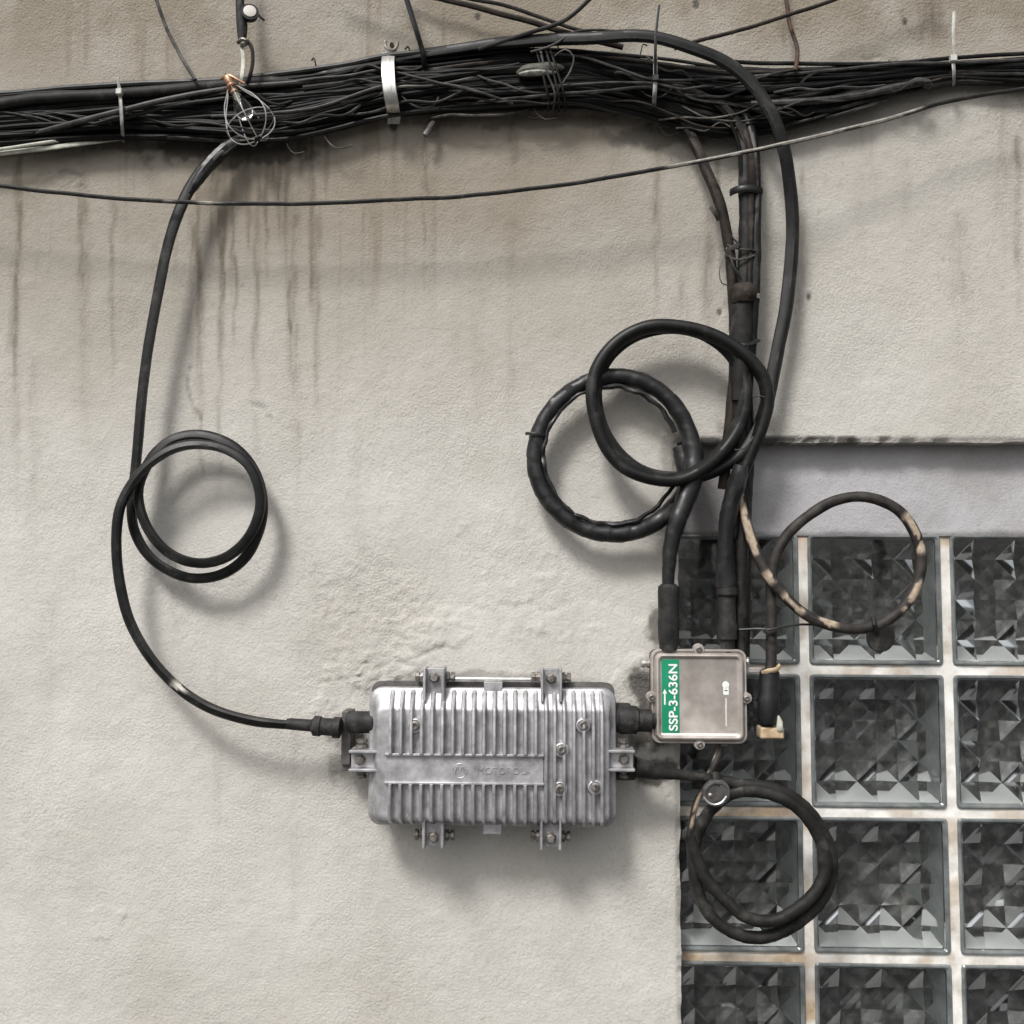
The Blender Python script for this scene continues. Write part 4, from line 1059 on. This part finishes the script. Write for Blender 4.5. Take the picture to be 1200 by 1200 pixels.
def right_ring():
    root = thing('cracked_cable_loop', P(995, 660, .03), 'cracked cable loop with tan bare patches hanging over the glass blocks', 'cable')
    pts = [(864, 500, .03, 4), (866, 560, .038, 5), z7(448, 100, .044, 5.2), z7(462, 170, .047), z7(485, 240, .050), z7(525, 325, .054), z7(580, 402, .056), z7(650, 465, .054), z7(740, 508, .050), z7(850, 525, .048), z7(950, 500, .046), z7(1030, 430, .045), z7(1070, 340, .044), z7(1076, 270, .044),
           z7(1058, 195, .044), z7(1010, 125, .044), z7(930, 80, .044), z7(850, 68, .044), z7(760, 85, .044), z7(680, 130, .044), z7(610, 195, .044), z7(568, 270, .043), z7(550, 350, .042), z7(546, 440, .042), z7(548, 540, .044), z7(548, 640, .048), z7(545, 690, .05)]
    pts = [p if len(p) > 3 else (*p, 6.3) for p in pts]
    mb = MB()
    tube(mb, pts, seg=16, step=.0035, wob=.0013, rnoise=.02, peel=[(.085, .195, .3, .6), (.222, .240, .5, .8), (.262, .300, .2, .8), (.325, .352, -.6, .5), (.455, .505, .2, .75), (.545, .60, .1, .8), (.60, .605, 0, 1.6)])
    mb.build('jacket', M['peeling'], root)
    mb = MB(); a = P(902, 784, .05); b = P(899, 848, .05); L = (b - a).length
    lathe(mb, a, b - a, [(0, R(7)), (.003, R(11)), (L * .1, R(11.5)), (L * .45, R(11)), (L * .5, R(12)), (L * .9, R(11.5)), (L, R(9))], 18); mb.build('connector', M['tape'], root)
    mb = MB(); tube(mb, [(894, 789, .056), (901, 786, .064), (909, 785, .064), (914, 780, .06)], r=3.2, seg=8, flat=.5, rnoise=.06); mb.build('tape_end', M['tan'], root)
right_ring()
cable('twist_tie', [(866, 738, .050), (890, 737, .054), (902, 738, .058), (915, 735, .056), (935, 732, .052), (955, 732, .046)], 'tape', 'thin black tie holding the cracked cable over the top left glass block', 'tie', r=1.5, seg=6)
cable('tie_knot', [(896, 738, .060), (901, 742, .064), (908, 740, .063), (906, 746, .06)], 'cable_dust', 'small knot where the thin black tie crosses the cracked cable', 'knot', r=2.2, seg=6)
def clay_lump():
    mb = MB(); lathe(mb, P(902, 856, .030), (0, -1, 0), [(0, R(9)), (.004, R(9.5)), (.02, R(9)), (.024, R(7))], 10)
    # block-shaped remnant
    mb = MB(); a = P(887, 863, .03); b = P(914, 850, .03); rbox(mb, a.x, a.z, b.x, b.z, .028, .056, .002, .002)
    root = thing('port_plug', P(900, 857, .03), 'tan port plug with a chipped white corner below the taped connector', 'plug')
    mb.build('body', M['tan'], root)
    mb = MB(); tube(mb, [(911, 839, .054, 2), (914, 846, .057, 3.4), (914, 855, .057, 3.6), (917, 858, .054, 2)], seg=8, flat=.6, rnoise=.08); mb.build('chip', M['cable_pale'], root)
    mb = MB(); cyl(mb, P(899, 838, .042), P(899, 851, .042), R(8), 14); mb.build('neck', M['rubber'], root)
clay_lump()

def round_tag():
    root = thing('round_tag', P(1031, 746, .05), 'dark round tag hanging from the bottom of the cracked cable loop', 'tag')
    mb = MB(); lathe(mb, P(1031, 747, .046), (.05, -1, -.1), [(0, R(15.5)), (.0015, R(16.5)), (.0035, R(16.5)), (.0045, R(15)), (.0042, R(13))], 26); mb.build('disc', M['cable_dust'], root)
    mb = MB(); tube(mb, [(1024, 724, .052), (1025, 732, .058), (1027, 739, .054)], r=3.2, seg=8, flat=.7); mb.build('clip', M['tape'], root)
round_tag()

def lower_coil():
    root = thing('lower_coil', P(895, 1000, .04), 'doubled black cable coil hanging low over the glass blocks', 'cable')
    pts = [z8(10, 128, .058, 12), z8(40, 132, .058, 11), z8(80, 142, .058, 9), z8(130, 150, .056, 6.5), z8(190, 158, .054, 6), z8(250, 166, .052), z8(330, 178, .050), z8(420, 190, .048), z8(500, 225, .046), z8(565, 285, .044), z8(605, 360, .042), z8(612, 440, .042), z8(585, 520, .042), z8(530, 585, .042), z8(450, 632, .042), z8(375, 645, .042), z8(300, 620, .042), z8(240, 565, .042), z8(205, 490, .042), z8(192, 410, .043), z8(205, 330, .044),
           z8(250, 255, .047), z8(320, 205, .052), z8(400, 200, .056), z8(480, 228, .057), z8(545, 285, .056), z8(588, 365, .055), z8(594, 445, .055), z8(560, 520, .055), z8(500, 572, .055), z8(430, 600, .055), z8(350, 588, .054), z8(280, 535, .052), z8(225, 470, .050), z8(196, 400, .048), z8(182, 340, .046)]
    pts = [p if len(p) > 3 else (*p, 7) for p in pts]
    mb = MB(); tube(mb, pts, seg=16, step=.0035, wob=.0016, tape=.09, tpitch=.018, rnoise=.022, peel=None); mb.build('jacket', M['cable_dust'], root)
    # grey-faced inner edge where the two turns touch
lower_coil()
cable('drop_cable', [(846, 868, .034, 4), (842, 884, .040, 4.5), (834, 902, .044), (826, 920, .044), (816, 940, .042), (810, 965, .040), (808, 990, .040), (812, 1020, .042), (818, 1045, .044)], 'peeling', 'thin tan-patched cable dropping from under the small box to the lower coil', r=3.8, seg=10, rnoise=.03,
      peel=[(.06, .26, 1.2, .45), (.36, .58, -.5, .7), (.8, .85, .5, .4)])
def splitter():
    root = thing('round_splitter', P(838, 928, .06), 'round dark metal tag hanging where the lower coil crosses', 'tag')
    c = P(838, 927, .062)
    mb = MB(); lathe(mb, c, (.1, -1, -.25), [(0, R(15)), (.002, R(16)), (.008, R(16)), (.010, R(15)), (.0105, R(13)), (.0095, R(12))], 28); mb.build('disc', M['alu_dark'], root)
    mb = MB(); tube(mb, [(824.5, 934, .073), (830, 940.5, .073), (838, 943, .073), (846, 940, .073), (851.5, 933, .073)], r=1.3, seg=6); mb.build('bright_rim', M['zinc'], root)  # bright strip along the lower rim
    mb = MB(); lathe(mb, P(832, 931, .071), (.1, -1, -.25), [(0, R(2.5)), (.002, R(2.2)), (.003, R(1))], 10); mb.build('rivet', M['zinc'], root)
    mb = MB(); tube(mb, [(838, 906, .062), (839, 914, .066), (838, 921, .070)], r=6, seg=10, rnoise=.05); mb.build('clip', M['rubber'], root)
splitter()

# ------------------------------------------------------------------ ribbed amplifier housing
def amplifier():
    DR = .080
    def ax(px): return P(px, 886, DR).x
    def az(py): return P(576, py, DR).z
    root = thing('amplifier_housing', (ax(576), 0, az(886)), 'ribbed cast aluminium housing bolted to the wall', 'amplifier housing')
    s = R(1, DR)
    mb = MB()
    loft(mb, [(ax(434), az(966), ax(719), az(803), 10 * s, .012), (ax(434), az(966), ax(719), az(803), 10 * s, .046), (ax(431), az(969), ax(722), az(801), 10 * s, .049), (ax(431), az(969), ax(722), az(801), 10 * s, .052)])
    mb.build('base', M['alu_dark'], root)
    # two wall feet behind the base
    for x0, x1 in ((470, 500), (650, 680)):
        mb = MB(); rbox(mb, ax(x0), az(950), ax(x1), az(820), -.006, .0125, .002); mb.build('wall_foot', M['alu_dark'], root)
    lid = MB()
    loft(lid, [(ax(430), az(971), ax(723), az(807), 15 * s, .0535), (ax(430), az(971), ax(723), az(807), 15 * s, .064), (ax(431), az(970), ax(722), az(808), 15 * s, .0665), (ax(434), az(967), ax(719), az(811), 13 * s, .068),
               (ax(436), az(965), ax(717), az(813), 12 * s, .0695), (ax(439), az(963), ax(715), az(822), 10 * s, .0775), (ax(441), az(962), ax(714), az(829), 9 * s, .0825), (ax(443), az(960), ax(712.5), az(831), 8 * s, .0838), (ax(446), az(957), ax(710), az(834), 7 * s, .084)], k=8)
    lido = lid.build('lid', M['alu'], root, smooth=40)
    def fin(px, y0, y1, hgt=.0118, wb=3.2, wt=1.75, top=True, bot=True):
        x = ax(px)
        st = []
        z0, z1 = az(y0), az(y1)
        base = .0825
        if top: st += [(az(809), .066, .0668), (az(813), .069, .0715), (az(822), .076, .0838), (az(829), .081, base + hgt - .001), (az(832), .0825, base + hgt)]
        else: st += [(z0, base, base + .003), (z0 - .0015, base, base + hgt)]
        if bot: st += [(az(958), base, base + hgt), (az(961), .080, base + hgt - .0015), (az(966), .069, .078), (az(969), .066, .0672)]
        else: st += [(z1 + .0015, base, base + hgt), (z1, base, base + .003)]
        vs, fs = [], []
        for z, b, t in st:
            for u, d in ((-wb, b - .003), (-wb, b), (-wt, t - .0006), (-wt * .6, t), (wt * .6, t), (wt, t - .0006), (wb, b), (wb, b - .003)):
                vs.append((x + u * s, -d, z))
        n = 8
        for i in range(len(st) - 1):
            for j in range(n):
                q = (j + 1) % n
                fs.append((i * n + j, (i + 1) * n + j, (i + 1) * n + q, i * n + q))
        fs += [tuple(range(n)), tuple((len(st) - 1) * n + j for j in reversed(range(n)))]
        m = MB(); m.add(vs, fs)
        m.build('cooling_fin', M['alu'], lido, smooth=30)
    for i in range(15):
        x = 458.5 + i * 12.1
        fin(x, 0, 884, bot=False)
        fin(x, 917, 0, top=False)
    for x in (640, 650, 661, 672.5, 684, 695, 705): 
        fin(x, 0, 0, .0105, 2.9, 1.7)
    # plate with raised lettering
    mb = MB(); rbox(mb, ax(455), az(916), ax(637), az(884.5), .082, .0868, .001, .0006); mb.build('name_plate', M['alu'], lido)
    for y in (884, 917):
        mb = MB(); rbox(mb, ax(452), az(y + 1.5), ax(638), az(y - 1.5), .082, .0915, .0006, .0008); mb.build('ridge', M['alu'], lido)
    v, f = text_mesh('MOTOROLA', .0125, .0006)
    c = Vector((ax(591), -.0872, az(902.5)))
    mb = MB(); mb.add([(c.x + p.x * 1.02, c.y - p.z, c.z + p.y) for p in v], f); mb.build('raised_lettering', M['alu'], lido, smooth=20)
    cc = Vector((ax(539.5), -.0868, az(902.5)))
    mb = MB(); tube(mb, [tuple(cc + Vector((8 * s * math.cos(t), 0, 8 * s * math.sin(t)))) for t in np.linspace(0, 2 * PI, 28)], r=.0006, seg=6, raw=True, step=.003)
    for sg in (-1, 1):
        tube(mb, [tuple(cc + Vector((x_ * s * sg, 0, z_ * s))) for x_, z_ in ((6, -4), (3.2, 5), (0, -2.5))], r=.0009, seg=6, raw=True, step=.002)
    mb.build('emblem', M['alu'], lido)
    # bosses with socket screws
    for bx, by in ((487, 850), (683, 848.5), (658, 877), (656, 922), (697, 920)):
        mb = MB(); c = Vector((ax(bx), 0, az(by)))
        lathe(mb, c + Vector((0, -.081, 0)), (0, -1, 0), [(0, 9.5 * s), (.008, 9 * s), (.0105, 8.2 * s), (.0112, 7 * s), (.0098, 6.4 * s), (.0098, 5.8 * s)], 24)
        b = mb.build('boss', M['alu'], lido)
        mb = MB(); lathe(mb, c + Vector((0, -.0900, 0)), (0, -1, 0), [(0, 5.6 * s), (.0030, 5.4 * s), (.0038, 4.2 * s), (.0038, 2.8 * s), (.0012, 2.4 * s)], 18)
        sc = mb.build('screw', M['bolt'], lido)
        mb = MB(); lathe(mb, c + Vector((0, -.0905, 0)), (0, -1, 0), [(0, 2.7 * s), (.0021, 2.6 * s)], 6); 
        mb2 = mb
    # clamps
    def clamp(px, py, side):
        """side: 'N','S','W','E' - which edge of the lid the clamp straddles"""
        def box(mb, a0, b0, a1, b1, d0, d1, r=.0012):
            # a across the clamp, b outward from the lid edge (pixels)
            if side == 'N': q = (px + a0, py - b0, px + a1, py - b1)
            elif side == 'S': q = (px + a0, py + b0, px + a1, py + b1)
            elif side == 'W': q = (px - b0, py + a0, px - b1, py + a1)
            else: q = (px + b0, py + a0, px + b1, py + a1)
            rbox(mb, ax(q[0]), az(q[1]), ax(q[2]), az(q[3]), d0, d1, r)
        def pt(a, b, d):
            q = {'N': (px + a, py - b), 'S': (px + a, py + b), 'W': (px - b, py + a), 'E': (px + b, py + a)}[side]
            return Vector((ax(q[0]), -d, az(q[1])))
        m = MB(); box(m, -9.5, -14, 9.5, 22, .050, .0700); plate = m.build('clamp', M['alu'], root)
        for a in (-1, 1):
            m = MB(); box(m, a * 12.6, -16, a * 9.2, 23, .044, .0835); m.build('clamp_cheek', M['alu'], plate)
        m = MB(); lathe(m, pt(0, 11, .0695), (0, -1, 0), [(0, 7 * s), (.0015, 7 * s), (.002, 5.4 * s), (.008, 5.4 * s), (.0092, 4.2 * s)], 6, 0, .3); m.build('clamp_bolt', M['bolt'], plate)
        for a in (-1, 1):
            m = MB()
            p0, p1 = pt(a * 13.2, 11, .060), pt(a * 23.5, 11, .060)
            L = (p1 - p0).length
            lathe(m, p0, p1 - p0, [(0, 6.8 * s), (L * .35, 6.8 * s), (L * .38, 4.2 * s), (L * .55, 4.2 * s), (L * .58, 6.4 * s), (L * .95, 6.4 * s), (L, 5 * s)], 8, 0, .2); m.build('hinge_pin', M['bolt'], plate)
    clamp(507.5, 806, 'N'); clamp(646, 806, 'N'); clamp(508.5, 972, 'S'); clamp(645.5, 972, 'S')
    clamp(432, 893, 'W'); clamp(721, 890, 'E')
    mb = MB(); cyl(mb, (ax(531), -.060, az(797.5)), (ax(622), -.060, az(797.5)), 3.0 * s, 14); mb.build('rod', M['zinc'], root)
    for y0, y1 in ((800, 812), (968, 980)):
        mb = MB(); rbox(mb, ax(566), az(y1), ax(588), az(y0), .050, .068, .001); mb.build('centre_tab', M['alu'], root)
    # ports
    mb = MB(); cyl(mb, (ax(402), -.056, az(850)), (ax(436), -.056, az(850)), 13 * s, 20); mb.build('port', M['rubber'], root)
    mb = MB(); cyl(mb, (ax(716), -.044, az(843)), (ax(742), -.044, az(843)), 17 * s, 20); mb.build('port', M['rubber'], root)
    mb = MB(); cyl(mb, (ax(716), -.044, az(903)), (ax(748), -.044, az(903)), 15 * s, 20); mb.build('port', M['rubber'], root)
    # bracket at the left
    mb = MB(); rbox(mb, ax(394), az(903), ax(405), az(838), .010, .046, .002)
    rbox(mb, ax(394), az(911), ax(436), az(899), .010, .040, .002); mb.build('side_bracket', M['alu_dark'], root)
amplifier()

def link():
    root = thing('port_link', P(745, 842, .05), 'short black rubber-covered link joining the ribbed housing to the small box', 'cable')
    mb = MB(); a = P(724, 843, .05); b = P(772, 845, .046); L = (b - a).length
    lathe(mb, a, b - a, [(0, R(15)), (.004, R(16.5)), (L * .45, R(16)), (L * .5, R(13)), (L * .8, R(13)), (L * .83, R(10)), (L, R(10))], 20); mb.build('sleeve', M['rubber'], root)
    mb = MB(); cyl(mb, P(759, 846, .044), P(764, 846, .044), R(9), 6, phase=.4); mb.build('nut', M['alu_dark'], root)
link()

# ------------------------------------------------------------------ small tap box
def tap_box():
    DR = .055
    def ax(px): return P(px, 816, DR).x
    def az(py): return P(820, py, DR).z
    s = R(1, DR)
    root = thing('tap_box', (ax(820), 0, az(817)), 'small square metal box with a green printed label', 'tap box')
    def sec(i, d, r): return (ax(763.5 + i), az(872 - i), ax(876 - i), az(761 + i), r * s, d)
    mb = MB(); loft(mb, [sec(2, -REC, 8), sec(2, .040, 8), sec(2.6, .0425, 8)]); mb.build('housing', M['alu_dark'], root)
    mb = MB()
    loft(mb, [sec(0, .0432, 10), sec(0, .0505, 10), sec(.8, .052, 10), sec(2.4, .052, 9), sec(3.0, .0498, 8.5), sec(4.0, .0498, 8), sec(5.0, .0560, 7.5), sec(6.0, .0585, 7), sec(7.6, .0590, 6), sec(9.2, .0580, 5), sec(10.2, .0560, 4), sec(11, .0555, 4)], k=8)
    cov = mb.build('cover', M['tapbox'], root, smooth=40)
    for lx, ly in ((819.7, 761), (819.5, 872.5), (764, 817.5), (875, 818)):
        mb = MB(); c = Vector((ax(lx), -.0438, az(ly)))
        lathe(mb, c, (0, -1, 0), [(0, 6.6 * s), (.0095, 6.6 * s), (.0115, 5.6 * s)], 18); lug = mb.build('screw_lug', M['tapbox'], cov)
        mb = MB(); lathe(mb, c + Vector((0, -.0112, 0)), (0, -1, 0), [(0, 4.2 * s), (.0022, 3.8 * s), (.003, 2.4 * s), (.0012, 1.8 * s)], 8); mb.build('screw', M['bolt'], cov)
    # label
    f0 = .0556
    mb = MB(); rbox(mb, ax(775.5), az(859), ax(796), az(773), f0, f0 + .0006, .0004, .0002); lab = mb.build('green_label', M['green'], root)
    v, f = text_mesh('SSP-3-636N', .0225, .0003, .0004)
    c = Vector((ax(789.2), -(f0 + .0010), az(817)))
    w = max(p.x for p in v) - min(p.x for p in v)
    k = (az(778) - az(856)) / w; 
    mb = MB(); mb.add([(c.x - p.y * .72, c.y - p.z, c.z + p.x * k) for p in v], f); mb.build('printed_text', M['white'], lab)
    mb = MB(); x = ax(778.9)
    d = f0 + .0009
    pts = [(x - .9 * s, az(826)), (x + .9 * s, az(826)), (x + .9 * s, az(813)), (x + 2.6 * s, az(813)), (x, az(807.5)), (x - 2.6 * s, az(813)), (x - .9 * s, az(813))]
    mb.add([(a, -d, b) for a, b in pts] + [(a, -d + .0004, b) for a, b in pts], [tuple(range(7))] + [(i, (i + 1) % 7, 7 + (i + 1) % 7, 7 + i) for i in range(7)])
    mb.build('printed_arrow', M['white'], lab)
    mb = MB(); rbox(mb, ax(774), az(864.5), ax(864), az(859.4), f0, f0 + .0006, .0004, .0002); mb.build('white_strip', M['white'], root)
    mb = MB(); lathe(mb, (ax(850.5), -f0, az(802.5)), (0, -1, 0), [(0, 4 * s), (.0005, 4 * s), (.0006, 3.8 * s)], 18)
    rbox(mb, ax(847.5), az(814), ax(854), az(804), f0, f0 + .0004, .0008, .0001); st = mb.build('white_sticker', M['white'], root)
    mb = MB(); rbox(mb, ax(848.8), az(809.5), ax(852.6), az(808.3), f0 + .0004, f0 + .0007, .0003, .0001); mb.build('sticker_print', M['alu_dark'], st)
    mb = MB(); rbox(mb, ax(849.6), az(851), ax(851.8), az(818), f0, f0 + .0005, .0005, .0002); mb.build('faded_mark', M['grey_print'], root)
    for x0, x1, y in ((763, 752, 778.5), (876, 882, 776)):
        mb = MB(); a = Vector((ax(x0), -.034, az(y))); b = Vector((ax(x1), -.036, az(y))); L = (b - a).length
        lathe(mb, a, b - a, [(0, 6 * s), (L * .3, 6 * s), (L * .34, 4.2 * s), (L * .5, 4.2 * s), (L * .54, 5.6 * s), (L * .9, 5.2 * s), (L, 3.5 * s)], 10); mb.build('side_bolt', M['zinc'], root)
    mb = MB(); cyl(mb, (ax(783.5), -.038, az(757)), (ax(783.5), -.038, az(765)), 9 * s, 16); mb.build('port', M['alu_dark'], root)
    mb = MB(); cyl(mb, (ax(852), -.036, az(757)), (ax(852), -.036, az(765)), 9 * s, 16); mb.build('port', M['alu_dark'], root)
    mb = MB(); rbox(mb, ax(876), az(789), ax(896), az(783), .028, .040, .001); mb.build('side_tab', M['tapbox'], root)
    for x in (781, 850):
        mb = MB(); cyl(mb, (ax(x), -.038, az(871)), (ax(x), -.038, az(876)), 4.5 * s, 12); mb.build('bottom_plug', M['bolt'], root)
tap_box()

# ------------------------------------------------------------------ ground, sky, sun
mb = MB(); mb.add([(-60, -60, 0), (60, -60, 0), (60, 3, 0), (-60, 3, 0)], [(0, 1, 2, 3)])
tag(mb.build('pavement', M['asphalt'], None, (0, 0, 0)), kind='structure')

sd = Vector((.40, .78, -1.0)).normalized()
el = math.asin(-sd.z)
w = bpy.data.worlds.new('World'); scene.world = w
w.use_nodes = True
nt = w.node_tree
bg = nt.nodes['Background']
sky = nt.nodes.new('ShaderNodeTexSky'); sky.sky_type = 'NISHITA'; sky.sun_disc = False
sky.sun_elevation = el
sky.sun_rotation = math.atan2(-sd.x, -sd.y)
sky.dust_density = 4; sky.air_density = 1.2
hs = nt.nodes.new('ShaderNodeHueSaturation'); hs.inputs['Saturation'].default_value = .18
nt.links.new(sky.outputs[0], hs.inputs['Color'])
nt.links.new(hs.outputs[0], bg.inputs['Color'])
bg.inputs['Strength'].default_value = .068
sl = bpy.data.lights.new('sun', 'SUN'); sl.energy = 1.5; sl.angle = math.radians(13); sl.color = (1, .985, .955)
so = bpy.data.objects.new('sun', sl); COL.objects.link(so)
so.rotation_euler = sd.to_track_quat('-Z', 'Y').to_euler()
so.location = (-2, -4, 6)

scene.view_settings.view_transform = 'Standard'
scene.view_settings.look = 'None'
scene.view_settings.gamma = 1
scene.view_settings.exposure = 1.08
cy = scene.cycles
cy.max_bounces = 10; cy.transmission_bounces = 10; cy.glossy_bounces = 4; cy.diffuse_bounces = 4
